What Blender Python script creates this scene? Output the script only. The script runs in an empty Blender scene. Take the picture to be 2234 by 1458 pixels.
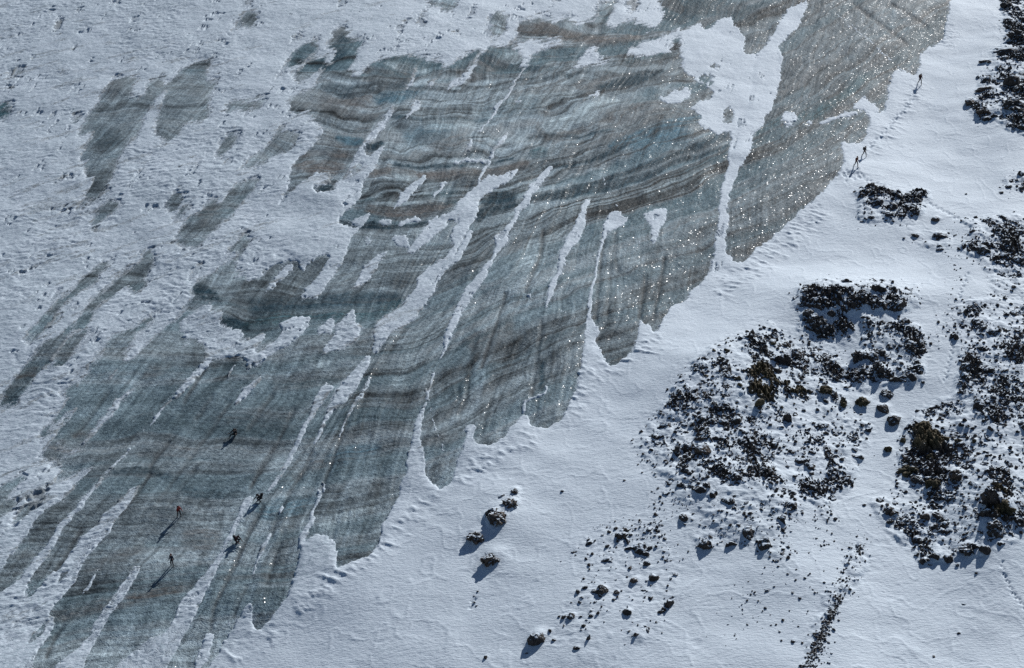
import bpy, bmesh, math, random
import numpy as np
from mathutils import Vector, Matrix
R = math.radians
rng = np.random.default_rng(7)
random.seed(7)
scene = bpy.context.scene

# ------------------------------------------------------------ camera, sky, sun, exposure
FPX, CX, CY = 3500.0, 1117.0, 729.0      # focal length in photo pixels, principal point
CAM_H, PITCH = 111.0, R(30)
cam = bpy.data.cameras.new('camera')
cam.sensor_width = 36
cam.lens = 36 * FPX / 2234
cam.clip_end = 5000
camo = bpy.data.objects.new('camera', cam)
scene.collection.objects.link(camo)
camo.location = (0, 0, CAM_H)
camo.rotation_euler = (math.pi / 2 - PITCH, 0, 0)
scene.camera = camo

SUN_EL, SUN_AZ = R(24), R(25)          # azimuth measured from +Y towards +X
world = bpy.data.worlds.new('World')
scene.world = world
world.use_nodes = True
nt = world.node_tree
bg = nt.nodes['Background']
sky = nt.nodes.new('ShaderNodeTexSky')
sky.sky_type = 'NISHITA'
sky.sun_disc = False
sky.sun_elevation = SUN_EL
sky.sun_rotation = SUN_AZ
sky.altitude = 2500
nt.links.new(sky.outputs[0], bg.inputs[0])
bg.inputs[1].default_value = 0.055
sd = Vector((math.sin(SUN_AZ) * math.cos(SUN_EL), math.cos(SUN_AZ) * math.cos(SUN_EL), math.sin(SUN_EL)))
sun = bpy.data.lights.new('sun', 'SUN')
sun.energy = 4.3
sun.angle = R(0.5)
sun.color = (1.0, 0.99, 0.975)
suno = bpy.data.objects.new('sun', sun)
scene.collection.objects.link(suno)
suno.rotation_euler = sd.to_track_quat('Z', 'Y').to_euler()
suno.location = (0, 0, 200)
scene.view_settings.view_transform = 'Standard'
scene.view_settings.look = 'None'
scene.view_settings.gamma = 1
scene.view_settings.exposure = 0.0
scene.view_settings.use_curve_mapping = False
scene.cycles.use_denoising = False
scene.cycles.max_bounces = 4
scene.cycles.diffuse_bounces = 2
scene.cycles.sample_clamp_direct = 4
scene.cycles.sample_clamp_indirect = 3

# ------------------------------------------------------------ small helpers
def tag(o, label=None, cat=None, group=None, kind=None):
    if label: o['label'] = label
    if cat: o['category'] = cat
    if group: o['group'] = group
    if kind: o['kind'] = kind
    return o

f32 = np.float32
def hsh(ix, iy, seed):
    h = (ix.astype(np.int64) * 374761393 + iy.astype(np.int64) * 668265263 + seed * 974634777) & 0xffffffff
    h = ((h ^ (h >> 13)) * 1274126177) & 0xffffffff
    h = (h ^ (h >> 16)) & 0xffff
    return (h.astype(f32) / f32(32767.5)) - f32(1)
def vn(x, y, seed=0):
    x0 = np.floor(x); y0 = np.floor(y)
    fx = (x - x0).astype(f32); fy = (y - y0).astype(f32)
    fx = fx * fx * fx * (fx * (fx * 6 - 15) + 10); fy = fy * fy * fy * (fy * (fy * 6 - 15) + 10)
    a = hsh(x0, y0, seed); b = hsh(x0 + 1, y0, seed); c = hsh(x0, y0 + 1, seed); d = hsh(x0 + 1, y0 + 1, seed)
    return a + (b - a) * fx + (c - a) * fy + (a - b - c + d) * fx * fy
def fbm(x, y, seed=0, octv=4, gain=.5):
    s = 0; a = 1.; t = 0
    for k in range(octv):
        s = s + a * vn(x * 2.03 ** k + 17.3 * k, y * 2.03 ** k - 9.1 * k, seed + 31 * k); t += a; a *= gain
    return s / t * 1.6
def sstep(a, b, x):
    t = np.clip((x - a) / (b - a), 0, 1)
    return t * t * (3 - 2 * t)

# ------------------------------------------------------------ plan maps, traced over the glacier
MX, MY = 320, 260                         # margin of the map round the seen ground
MW, MH = 2234 + 2 * MX, 1458 + 2 * MY
def fill(poly, pad=0):
    P = np.array(poly, float) + (MX, MY)
    x0 = int(max(0, P[:, 0].min() - pad)); x1 = int(min(MW, P[:, 0].max() + pad + 2))
    y0 = int(max(0, P[:, 1].min() - pad)); y1 = int(min(MH, P[:, 1].max() + pad + 2))
    m = np.zeros((max(1, y1 - y0), max(1, x1 - x0)), bool)
    cols = np.arange(x0, x1)[None, :]
    n = len(P)
    for i in range(n):
        ax, ay = P[i]; bx, by = P[(i + 1) % n]
        if ay == by: continue
        if ay > by: ax, ay, bx, by = bx, by, ax, ay
        r0 = max(y0, int(math.ceil(ay))); r1 = min(y1, int(math.ceil(by)))
        if r1 <= r0: continue
        yy = np.arange(r0, r1)
        xc = ax + (bx - ax) * (yy - ay) / (by - ay)
        m[r0 - y0:r1 - y0] ^= cols >= xc[:, None]
    return m, x0, y0
def box(a, r, ax):
    if r < 1: return a
    r = int(r)
    p = np.pad(a, [(r + 1, r) if i == ax else (0, 0) for i in range(2)], mode='edge')
    c = np.cumsum(p, axis=ax, dtype=np.float64)
    if ax == 0: return ((c[2 * r + 1:] - c[:-2 * r - 1]) / (2 * r + 1)).astype(f32)
    return ((c[:, 2 * r + 1:] - c[:, :-2 * r - 1]) / (2 * r + 1)).astype(f32)
def blur(a, s):
    a = a.astype(f32)
    r = max(1, round(s * .9))
    for k in range(3): a = box(box(a, r, 0), r, 1)
    return a
def paint(F, poly, val, soft=2, op=1.0):
    pad = int(soft * 4 + 3)
    m, x0, y0 = fill(poly, pad)
    m = blur(m, soft) * op
    v = F[y0:y0 + m.shape[0], x0:x0 + m.shape[1]]
    if v.ndim == 3:
        v += (np.array(val, f32) - v) * m[..., None]
    else:
        v += (val - v) * m
def ribbon(pl):
    """polyline with widths (x, y, w) -> outline"""
    P = np.array([(p[0], p[1]) for p in pl], float); w = [p[2] for p in pl]
    L = []; Rr = []
    for i in range(len(P)):
        d = P[min(i + 1, len(P) - 1)] - P[max(i - 1, 0)]; d /= (np.hypot(*d) + 1e-9)
        n = np.array((-d[1], d[0])) * w[i] / 2
        L.append(tuple(P[i] + n)); Rr.append(tuple(P[i] - n))
    return L + Rr[::-1]
def ell(x, y, a, b, ang=-.7):
    c, s = math.cos(ang), math.sin(ang)
    return [(x + a * math.cos(t) * c - b * math.sin(t) * s, y + a * math.cos(t) * s + b * math.sin(t) * c) for t in np.linspace(0, 6.28, 13)[:-1]]
def pts(s):
    v = [float(t) for t in s.replace(',', ' ').split()]
    return list(zip(v[::2], v[1::2]))
def pts3(s):
    v = [float(t) for t in s.replace(',', ' ').split()]
    return list(zip(v[::3], v[1::3], v[2::3]))
TILT, ICE_GAIN, BMP, FACET, COATW = .07, 1.12, .11, .52, .17
# ---- bare ice: outlines of the tongue, lobes and the patches blown clear of snow
ICE = '''1762,-260 1900,-260 2110,-100 2075,0 2070,25 2062,60 2058,80 2040,97 2025,100 2015,110 2006,120 2008,140 2005,150 1998,163 1985,160 1960,150 1948,157 1940,180 1935,210 1930,240 1915,245 1900,240 1898,262 1893,290 1883,305 1860,313 1845,308 1835,315 1842,330 1838,360 1832,375 1822,388 1810,400 1800,415 1785,428 1770,445 1755,455 1740,468 1725,485 1705,500 1690,515 1680,528 1665,535 1645,545 1638,560 1625,572 1610,578 1600,572 1590,562 1580,550 1582,535 1583,520 1585,490 1587,450 1590,420 1600,395 1612,365 1625,345 1635,330 1638,310 1640,290 1650,280 1665,272 1667,255 1672,245 1684,240 1690,210 1702,170 1700,145 1708,125 1690,110 1705,90 1725,70 1745,45 1760,15
1480,-260 1762,-260 1758,0 1735,30 1700,60 1675,95 1660,112 1640,130 1640,200 1600,290 1592,330 1585,370 1578,400 1572,440 1568,480 1565,510 1560,540 1557,570 1545,600 1525,618 1510,630 1500,645 1490,657 1478,660 1462,663 1457,680 1450,690 1440,710 1432,724 1425,720 1420,710 1405,702 1395,695 1393,710 1390,740 1385,760 1372,773 1360,780 1345,795 1330,797 1322,790 1312,770 1300,745 1302,725 1305,715 1295,700 1287,692 1278,700 1275,720 1275,750 1268,790 1262,820 1253,850 1245,870 1235,890 1222,915 1205,925 1190,930 1172,928 1158,920 1155,905 1148,893 1140,900 1132,912 1120,925 1110,935 1103,950 1085,965 1065,970 1045,972 1035,965 1030,955 1035,940 1040,930 1030,918 1018,925 1015,945 1012,965 1005,990 1000,1005 992,1030 988,1050 980,1060 965,1070 955,1060 945,1050 935,1045 928,1030 926,1000 922,985 918,965 895,985 888,1010 885,1030 875,1050 870,1080 862,1095 850,1115 838,1130 833,1145 830,1160 825,1180 815,1200 805,1212 785,1217 770,1225 750,1232 735,1235 733,1220 735,1205 730,1185 728,1170 718,1172 703,1162 690,1165 675,1172 665,1180 655,1195 650,1215 645,1235 640,1250 637,1270 630,1295 620,1315 605,1335 590,1350 580,1365 565,1373 552,1375 550,1355 553,1335 548,1325 541,1322 530,1345 513,1365 503,1382 490,1400 480,1420 468,1440 455,1458 440,1500 400,1540 340,1640 100,1720 -60,1720 -320,1720 -320,1500 -60,1310 20,1218 45,1185 70,1150 82,1128 110,1110 143,1085 170,1050 190,1030 207,1011 150,1035 121,1049 135,1020 125,1012 104,1018 120,1003 96,1000 100,990 82,991 104,958 120,940 104,955 86,957 84,945 110,923 118,907 137,882 159,849 145,862 129,860 150,835 176,818 195,790 217,762 240,740 258,719 285,722 307,700 343,681 330,705 310,740 300,765 343,725 365,708 390,684 406,664 431,643 417,629 436,607 466,588 483,574 518,557 491,552 507,536 538,503 549,525 510,574 516,600 538,596 532,626 550,610 566,604 577,588 621,563 650,566 651,578 665,588 673,571 715,552 730,560 747,563 758,541 764,522 786,494 769,492 734,481 753,461 775,445 789,420 789,409 760,417 739,418 715,420 690,418 682,407 723,396 695,376 680,385 662,396 640,412 605,453 630,407 630,392 632,376 651,346 673,324 698,296 706,274 698,266 676,263 671,247 638,255 632,244 632,217 657,198 682,192 693,176 704,154 728,137 731,110 715,104 723,77 742,58 761,55 758,77 797,88 780,107 778,129 761,154 786,173 797,154 824,134 849,126 890,123 912,123 934,134 959,129 964,154 978,148 1003,129 1033,110 1057,115 1066,96 1093,99 1112,90 1125,85 1125,52 1160,38 1182,33 1210,47 1245,33 1254,52 1303,38 1314,16 1328,0 1347,-5 1339,22 1319,55 1339,63 1374,47 1429,63 1448,41 1443,16 1435,0 1440,-260
244,173 305,167 291,192 354,167 365,198 340,219 321,247 310,269 302,294 283,315 263,346 247,388 236,404 244,412 214,437 192,440 181,456 167,459 178,440 203,401 187,385 190,375 189,359 175,359 184,329 198,299 211,283 167,305 176,280 189,252 214,228 228,192
477,121 453,148 450,181 477,176 464,203 450,241 464,239 448,261 436,272 406,269 395,296 348,326 359,302 340,296 340,263 354,233 365,200 370,176 403,143 420,132
486,244 508,219 538,222 582,208 579,225 538,247 519,239 497,250
505,288 527,296 508,318 488,337 466,343 483,310
521,370 535,351 571,324 600,296 605,280 657,288 645,312 632,324 591,343 566,357
560,30 562,44 557,58 540,60 527,55 518,71 505,69 513,52 532,30
529,19 538,-30 557,-30 543,14
-10,228 0,225 28,222 27,240 15,252 0,258 -30,258
630,96 646,71 651,80 660,60 658,78
695,80 698,101 668,132 627,151 599,178 627,134 640,112 673,88
720,123 717,137 682,162 660,176 638,165 654,148 682,129
934,-25 1000,-25 997,11 981,25 961,27 964,14 945,11 926,25 931,14
920,25 929,33 929,58 915,58 920,44 915,33
1022,25 1038,14 1036,27 1025,38
1071,30 1090,19 1107,36 1104,63 1096,80 1058,80 1077,63 1063,47
880,122 908,110 905,116 890,124
0,880 0,862 60,790 100,745 129,733 165,706 187,673 203,653 236,623 261,599 296,574 315,557 305,549 326,538 342,563 329,588 315,604 321,623 305,637 283,640 277,621 252,640 233,654 214,673 198,697 203,703 181,728 203,725 165,762 198,745 154,786 123,805 101,808 71,830 44,860 22,893 30,874 -40,905 -60,900
49,744 91,695 110,673 137,648 159,634 170,615 198,593 217,577 252,560 241,579 214,596 206,626 181,634 165,651 145,667 137,689 118,714 88,736 63,755
134,637 123,653 99,670 118,645
255,437 261,459 236,470 214,492 189,494 208,464 228,445
354,453 384,415 406,429 379,459
379,478 384,461 411,440 422,434 409,461 384,482
560,382 562,390 549,415 524,442 505,467 483,492 461,508 450,527 428,541 411,535 395,552 400,535 381,525 389,500 414,472 444,448 472,426 477,450 496,423 521,398
439,574 433,596 406,615 411,601
0,1065 48,1032 55,1045 20,1085 40,1090 30,1110 -10,1140 -40,1120'''
SPOTS = '130,47,9,5 127,57,6,5 290,48,10,5 258,6,6,3 112,25,5,6 175,18,6,4 410,78,3,2 73,127,5,3 160,107,5,3 200,133,5,4 889,47,8,5 871,66,6,8 863,107,9,4 989,78,8,3 1213,2,17,6 40,155,16,5 20,165,6,9 112,255,8,4 120,272,7,3 165,258,17,7 145,287,4,3 138,310,4,3 300,302,5,4 290,318,4,5 385,328,6,3 410,378,5,3 428,370,14,4 495,355,12,5 540,150,5,3 518,163,6,4 470,170,12,4 137,390,5,4 155,392,7,5 126,395,3,3 135,458,9,4 152,460,5,4 250,462,8,5 575,412,7,3 630,225,6,3 135,290,3,2 20,190,4,9 460,420,8,3 433,405,8,3 430,640,12,4 425,650,9,3 470,600,10,3 320,665,6,4 268,680,5,3 330,690,16,5 350,678,8,3 455,755,14,5 500,765,10,4 668,245,4,3 748,6,12,5 700,375,8,3'
# ---- snow lying on the ice: corridors, filled runnels, drifts   (softness first)
SNOW = '''2|1363,121 1374,102 1402,88 1429,80 1465,69 1512,55 1528,47 1539,63 1555,58 1572,41 1594,36 1605,60 1627,80 1621,110 1635,121 1660,112 1675,95 1690,68 1705,40 1722,18 1745,8 1757,12 1752,38 1738,62 1715,82 1700,100 1708,125 1700,145 1702,165 1692,205 1684,238 1672,245 1667,270 1645,285 1638,330 1612,365 1598,400 1588,440 1584,500 1580,550 1600,572 1560,600 1545,600 1558,560 1566,500 1570,440 1580,390 1592,340 1597,285 1570,292 1540,282 1520,268 1532,254 1508,238 1525,220 1550,215 1555,195 1535,185 1505,160 1480,150 1490,120 1450,112 1400,125
2|1163,80 1185,91 1232,85 1234,96 1210,102 1177,110 1155,123 1152,143 1136,145 1141,121 1116,104 1136,91
4|1251,148 1254,134 1276,123 1276,104 1311,102 1303,123 1328,132 1292,137 1276,145
5|1435,213 1460,205 1500,190 1508,205 1490,225 1460,232
3|1281,208 1314,195 1310,205 1290,212
3|1122,217 1143,213 1140,222 1120,224
3|1290,140 1330,128 1330,133 1292,143
2|1163,140 1185,137 1180,142 1160,145
2|299,176 324,176 318,208 291,219 282,225 288,203
3|409,684 439,670 458,651 466,651 455,684 486,678 480,708 510,712 538,722 516,750 540,738 573,725 576,734 551,764 586,769 613,761 586,778 554,791 532,813 543,783 521,780 488,778 464,783 450,802 431,824 390,863 359,890 348,904 345,897 380,860 400,835 425,812 440,795 455,772 439,745 398,742 384,725 395,720 390,703
2|657,684 679,692 671,708 654,736 625,752 613,762 586,770 560,795 550,790 575,757 600,740 616,719 608,706 640,692
2|572,722 577,730 550,760 552,735
2|728,689 715,719 690,741 695,719
3|769,673 775,681 772,700 791,708 785,730 778,744 767,756 748,767 725,769 701,780 704,761 726,736 731,725 739,708 761,686
2|1066,382 1038,404 1000,437 989,456 956,472 934,478 920,508 893,536 885,552 898,552 931,533 956,508 978,483 1003,481 989,503 1016,503 1041,472 1052,429 1071,412 1115,393 1134,365 1099,379
2|1022,500 1000,536 992,569 962,607 951,629 931,656 920,673 890,703 846,736 824,760 812,775 816,736 811,730 824,700 876,662 907,629 909,607 940,577 975,560 990,530 980,515 994,495
2|879,511 893,522 893,536 871,536 854,525 857,514
2|929,379 929,390 909,415 887,440 854,464 868,442 874,420 907,393
2|808,464 800,482 786,496 770,485 757,480
3|818,488 835,478 858,480 850,490
2|868,489 890,470 920,472 918,481 890,483 879,492
5|849,538 838,563 822,588 805,612 769,634 764,629 786,596 797,571 819,558
3|758,541 742,574 717,612 693,645 654,651 665,629 687,607 715,568 728,547
5|643,580 621,600 600,620 580,640 572,655 585,620 610,590 630,570
6|800,513 818,512 808,530 795,538
5|720,700 735,698 720,725 705,735
2|860,233 847,262 832,285 819,300 816,310 800,312 791,324 794,332 805,343 838,315 850,300 838,326 826,346 828,362 811,376 795,388 789,410 775,415 765,425 745,420 728,420 735,403 752,380 766,355 775,340 790,318 798,303 815,285 835,258 852,235
2|918,217 915,228 898,241 893,236 904,219
2|835,225 827,241 813,247 824,233
2|901,181 898,190 884,198 882,190 890,180
2|961,162 948,181 931,198 926,189 939,176
2|1207,360 1182,401 1160,426 1155,448 1136,461 1127,483 1108,525 1104,538 1088,552 1066,590 1055,615 1027,651 1005,686 994,714 978,755 986,728 972,761 961,786 950,810 934,857 923,895 918,959 926,992 927,1040 890,1030 886,1010 896,967 907,912 926,874 934,841 945,810 956,791 967,753 970,736 983,695 1000,664 1016,632 1044,599 1071,568 1082,538 1079,522 1112,494 1126,456 1150,415 1160,396 1180,374 1204,355
2|1281,429 1287,440 1278,461 1276,492 1265,525 1243,547 1229,579 1215,618 1207,643 1196,662 1188,700 1190,670 1196,629 1212,596 1221,552 1237,519 1254,492 1265,470 1270,445
1.5|1330,464 1352,462 1355,470 1372,471 1366,489 1347,497 1325,508 1317,530 1309,558 1300,601 1295,634 1289,681 1287,700 1280,705 1278,697 1287,637 1295,601 1303,558 1311,525 1317,492
4|1405,465 1445,453 1458,458 1455,475 1440,495 1430,525 1425,545 1418,520 1425,495 1405,480
2|340,912 302,953 280,981 241,1027 217,1058 181,1105 148,1138 121,1179 104,1212 80,1239 66,1270 52,1299 0,1345 -60,1400 -80,1340 0,1299 41,1261 74,1223 96,1190 121,1154 154,1118 192,1074 219,1041 263,994 296,956 346,898 352,901
2|307,1061 299,1077 261,1127 228,1179 192,1212 176,1245 159,1277 140,1300 118,1325 108,1345 121,1346 117,1370 107,1390 80,1420 72,1460 60,1620 -80,1720 -320,1720 -320,1480 -80,1330 0,1299 52,1300 66,1302 85,1285 104,1256 115,1250 132,1245 140,1225 165,1190 185,1165 205,1148 222,1125 245,1110 260,1090 283,1068
2|219,1239 214,1255 198,1277 181,1302 178,1294 198,1266
2|291,1242 307,1242 299,1261 274,1305 239,1346 217,1384 198,1423 184,1450 175,1500 100,1620 60,1600 121,1458 170,1417 195,1387 203,1357 250,1308 269,1277
1.2|543,1083 550,1088 538,1113 518,1151 510,1173 494,1206 480,1228 464,1266 444,1305 428,1346 400,1395 379,1434 365,1460 340,1620 150,1620 250,1458 291,1426 321,1404 357,1384 379,1354 387,1332 411,1294 444,1258 483,1201 502,1160 518,1121 529,1094
2|450,1382 466,1382 464,1415 453,1442 439,1458 430,1620 380,1620 422,1458 433,1420
2|507,1349 502,1373 497,1366
4|337,720 335,736 310,758 296,778 263,800 255,813 236,835 228,838 233,824 258,802 274,786 274,769 288,761 296,736 315,715
2|91,722 110,700 150,655 158,650 125,692 100,718
4|170,970 170,986 154,994 137,1008 121,1011 132,997 154,978
3|150,958 140,970 128,975 124,970 140,958
7|1727,239 1740,250 1733,268 1716,275 1702,262 1708,248
6|1750,258 1778,266 1768,274 1750,268
4|1890,210 1925,240 1900,245 1870,235 1860,245 1870,215
3|1830,262 1850,250 1870,248 1850,258
3|1435,213 1450,212 1445,222
4|697,383 715,392 740,396 720,385 715,372'''
# thin snow filled runnels, and glints along cracks painted in as snow: x,y,width
RUN = '''972,393,3 961,412,5 945,431,3
1043,121,4 1030,145,5 1018,165,8 1000,178,9 975,192,5
1030,302,3 1022,322,6 1012,333,4
1107,285,4 1095,305,6 1080,325,4 1070,345,6
990,355,4 1020,345,5 1065,350,5
1070,350,3 1055,370,3 1045,395,3 1040,403,2
1140,150,4 1125,175,3 1118,190,4 1108,205,2 1090,225,4 1080,235,6
1085,235,3 1065,262,2 1045,290,3
903,148,4 900,170,5 897,180,6
918,228,3 898,245,5 885,258,3
718,840,14 700,868,12 684,896,7 660,940,6 640,982,6 617,1022,7 596,1056,6 588,1072,3
805,776,8 790,800,14 768,832,20 745,862,20 728,884,10 712,908,4 697,940,5 686,970,3
808,820,3 795,850,5 775,880,4 758,908,4 740,955,2
708,1046,7 700,1068,9 694,1085,5 684,1113,5 678,1135,6 668,1155,9 660,1175,8 652,1195,4
616,1100,5 610,1116,4
590,1158,4 575,1190,6 565,1212,4 555,1235,3 550,1255,2
258,865,6 245,890,8 225,915,7 205,935,5 192,950,4 180,965,4 172,985,2
294,843,4 280,850,6 262,868,4
165,890,3 140,910,7 120,935,8 100,960,7 85,985,6
233,761,3 205,787,6 190,805,5 175,828,5 165,845,5
175,720,5 150,745,5 125,770,4 105,795,4 85,815,5 75,825,4
215,720,5 195,745,6 175,765,4 160,780,3
571,826,4 552,840,9 535,853,9 522,868,6 512,885,3
513,795,3 503,812,4 495,825,2
1030,505,5 1015,530,8 1003,555,8 995,575,6
930,815,1.5 928,840,2 935,875,1.8 942,910,2 952,940,2.2 962,965,2 972,1000,2.2 985,1030,1.5
1035,680,1.3 1045,720,1.6 1053,765,1.5
1205,645,1.5 1225,675,1.8 1245,700,1.8 1258,725,2
1313,360,1.8 1320,405,2 1335,425,1.8 1345,455,2
1083,860,1.6 1090,890,1.8 1105,925,1.5
1125,815,1.5 1135,840,1.8 1145,858,1.5
1458,634,1.6 1470,655,2
1385,510,1.5 1395,540,1.8 1408,565,1.5
1625,400,1.4 1640,430,1.6 1655,460,1.4
1670,310,1.4 1680,335,1.8 1690,358,1.4
1820,30,1.8 1880,75,2 1930,120,2.2 1975,155,1.6
1790,265,4 1820,258,5 1845,247,4 1870,245,5
1195,835,3 1190,850,3 1148,870,4 1145,895,5
540,1090,6 534,1100,7
1150,640,3 1155,655,3'''
ICE2 = '''1591,225 1602,236 1594,269 1577,263 1575,247
794,357 782,372 770,388 767,378 778,360
149,1242 140,1262 126,1275 132,1255
110,1345 95,1375 75,1400 60,1412 65,1395 90,1365
850,312 842,322 835,325 838,316
150,1140 140,1155 128,1170 132,1158
40,1350 30,1375 20,1380
975,478 1000,479 985,485 975,482
445,1395 442,1420 438,1420
88,1330 84,1340 92,1332'''
SOFTICE = '''1465,82 1492,80 1485,115 1465,118
1365,-30 1400,-30 1390,25 1368,30
1440,130 1480,128 1490,150 1450,158
1525,160 1555,165 1553,185 1530,180
1545,140 1575,140 1570,152 1548,150
1380,100 1400,92 1395,105 1380,108
380,730 395,725 450,745 440,770 400,765 375,750
30,1120 80,1080 120,1050 110,1080 60,1130 20,1160
1000,75 1010,78 990,90
430,330 445,345 440,350
1305,0 1330,0 1312,30 1295,25'''
# ---- colour of the ice itself: blue bands, dirt bands, debris
BLUE, DKB, TEAL, BRN, DRT = (.08, .15, .19), (.035, .072, .095), (.065, .125, .145), (.115, .109, .104), (.065, .062, .058)
PALE = (.25, .305, .325)
BANDS = [
 (PALE, .7, '1030,250,16 1100,236,24 1180,214,20 1250,204,14'), (PALE, .6, '1250,242,12 1300,232,16 1350,215,12'), (PALE, .6, '1190,272,14 1235,262,18 1300,255,8'), (PALE, .5, '930,274,10 1000,268,14 1060,268,10'),
 (PALE, .45, '820,442,8 900,432,12 970,428,8'), (PALE, .4, '810,275,18 850,268,14'), (PALE, .45, '860,395,24 900,400,20'), (PALE, .4, '1100,110,30 1130,120,20'), (PALE, .4, '840,140,10 950,160,14'), (PALE, .35, '770,770,10 700,790,20 620,770,12'),
 (PALE, .35, '1250,450,24 1200,520,24 1150,600,24'), (PALE, .35, '1400,420,24 1480,400,24 1560,370,20'), (PALE, .3, '960,700,24 900,760,24 860,850,20'), (PALE, .35, '700,1150,16 760,1120,16 830,1080,12'), (PALE, .3, '1180,500,20 1130,600,20 1080,680,20'),
 (DKB, 0.57, '700,190,10 760,200,14 830,190,12 900,185,8'), (DKB, 0.52, '700,150,20 740,110,24 755,80,16'), (DKB, 0.46, '1040,110,10 1110,150,12 1200,150,10 1250,165,8'), (DKB, 0.57, '1480,20,30 1560,10,30 1640,40,24'), (DKB, 0.63, '1440,35,14 1500,45,12'),
 (DKB, 0.57, '850,255,5 920,262,5 1000,258,4 1080,262,3'), (DKB, 0.57, '1150,300,3 1200,292,4 1260,300,4 1330,290,3'), (BRN, 0.37, '1110,205,8 1200,195,10 1280,185,8 1330,165,6'), (DKB, 0.52, '1120,175,5 1200,172,6 1290,150,6'),
 (TEAL, .9, '1735,258,7 1755,250,12 1778,250,13 1810,230,15 1850,200,13 1895,165,12'), (TEAL, .5, '1640,290,10 1665,275,16 1705,262,12'),
 (BLUE, .95, '1330,325,10 1400,300,20 1450,285,16 1500,265,12 1530,252,8'), (BLUE, .6, '1380,330,30 1440,300,40 1500,280,30'),
 (DKB, 0.86, '1305,188,5 1335,182,12 1380,176,16 1410,165,14 1450,152,6'), (TEAL, .8, '1370,133,8 1420,122,9 1465,112,7'),
 (DKB, 1.00, '1040,476,10 1060,465,16 1100,455,8 1150,440,7 1200,428,10 1280,415,10 1350,400,10 1420,375,8 1500,345,6 1590,318,5'),
 (DKB, 0.92, '1050,440,10 1085,435,22 1125,428,12'), (DKB, 0.80, '1290,400,4 1340,385,6 1400,360,7 1480,335,7 1540,312,9 1590,290,9'),
 (DKB, 0.86, '1180,366,8 1240,358,5 1300,348,6 1340,333,6 1390,308,4'), (DKB, 0.69, '1250,408,5 1330,398,9 1400,385,9 1450,365,7'),
 (DKB, 1.00, '735,481,7 760,487,10 790,490,5 815,488,11 840,491,6 900,492,7 935,486,10'), (DKB, 0.98, '682,406,8 705,410,14 728,411,10'),
 (BLUE, .7, '735,300,6 765,310,14 798,315,10'), (DKB, 1.00, '796,325,8 820,323,10 835,312,5'),
 (BLUE, .75, '820,212,18 862,213,20 890,203,18 925,193,10'), (DKB, 0.86, '420,625,16 450,640,20 480,650,10'),
 (DKB, 0.92, '480,700,12 510,705,18 545,712,10'), (TEAL, .6, '530,705,10 600,695,20 680,695,12 770,690,16 830,682,16 880,660,10'),
 (DKB, 0.52, '540,670,24 620,662,24 720,655,24 800,650,24 870,652,16'), (DKB, 0.69, '860,360,6 930,363,6 1000,361,5 1065,352,4 1120,345,4'),
 (TEAL, .5, '1155,338,8 1175,330,14 1195,325,8'), (BLUE, .4, '720,1010,30 780,985,26 830,970,12'), (BLUE, .45, '560,1120,30 640,1100,30 700,1070,10'),
 (BLUE, .35, '1040,250,30 1100,240,36 1180,225,24'), (BLUE, .3, '880,300,30 1000,270,20'),
 (BRN, 0.53, '1128,62,18 1180,62,22 1240,78,14 1300,85,12 1350,86,10 1400,78,6'), (DRT, 0.37, '1130,70,10 1200,74,10 1262,84,8'),
 (BRN, 0.50, '780,380,10 860,372,12 960,385,14 1080,378,16 1150,352,8'), (BRN, 0.53, '800,455,14 880,465,18 940,450,22 990,445,12'),
 (BRN, 0.50, '640,340,30 690,370,30 740,350,30 750,320,14'), (BRN, 0.37, '700,240,30 760,230,40 830,180,30 900,160,30'),
 (BRN, 0.31, '1150,300,14 1220,290,10 1280,285,10'), (BRN, 0.37, '1170,270,10 1190,300,8 1230,297,10'),
 (BRN, 0.37, '1000,170,30 1060,140,30 1110,140,14'), (BRN, 0.31, '900,300,16 960,310,24 1030,310,20'),
 (BRN, 0.37, '0,1350,10 150,1345,20 230,1325,20 300,1310,18 380,1288,16 425,1280,8'), (BRN, 0.34, '400,1178,24 450,1180,36 490,1175,16'), (DRT, 0.31, '280,1318,10 330,1300,10 400,1290,8'),
 (BRN, 0.25, '180,1250,10 250,1220,20 320,1190,16'), (BRN, 0.25, '840,878,4 860,875,8 930,862,3'), (BRN, 0.31, '640,1040,10 700,1010,14 780,990,6'),
 (BRN, 0.28, '1030,760,26 1080,735,30 1120,700,16'), (BRN, 0.31, '918,970,8 960,960,18 1000,950,10'), (DRT, 0.43, '1330,790,8 1350,783,12 1372,768,10'),
 (DRT, 0.28, '1600,560,14 1640,545,16 1680,520,12'), (BRN, 0.22, '1720,480,20 1800,400,20'), (BRN, 0.25, '1700,200,20 1780,160,30 1850,140,20'),
 (BRN, 0.25, '1300,260,40 1380,250,40 1450,230,20'), (DKB, 0.57, '1180,780,8 1182,850,10'), (DKB, 0.46, '1405,660,14 1430,650,14 1440,620,10'),
 (BRN, 0.28, '300,850,14 340,810,24 370,790,14'), (DKB, 0.57, '245,1030,8 330,1025,12 370,1040,10'), (BRN, 0.22, '300,985,16 420,990,16'),
 (DKB, 0.46, '400,1075,14 480,1075,14 540,1078,8'), (BRN, 0.31, '100,1000,30 170,960,30 200,930,10'), (BRN, 0.19, '600,840,20 700,830,20 780,815,10'),
 (TEAL, 1, '-20,240,34 25,238,26'), (BRN, 0.31, '430,480,30 480,450,20'), (BRN, 0.22, '225,180,20 260,200,30'), (DKB, 0.40, '220,330,50 240,280,50'),
 (DRT, 0.43, '0,860,20 50,830,26 90,800,14'), (DKB, 0.57, '20,880,16 70,820,10'), (DKB, 0.46, '1000,860,8 1035,780,10 1045,720,8'),
]
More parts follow.
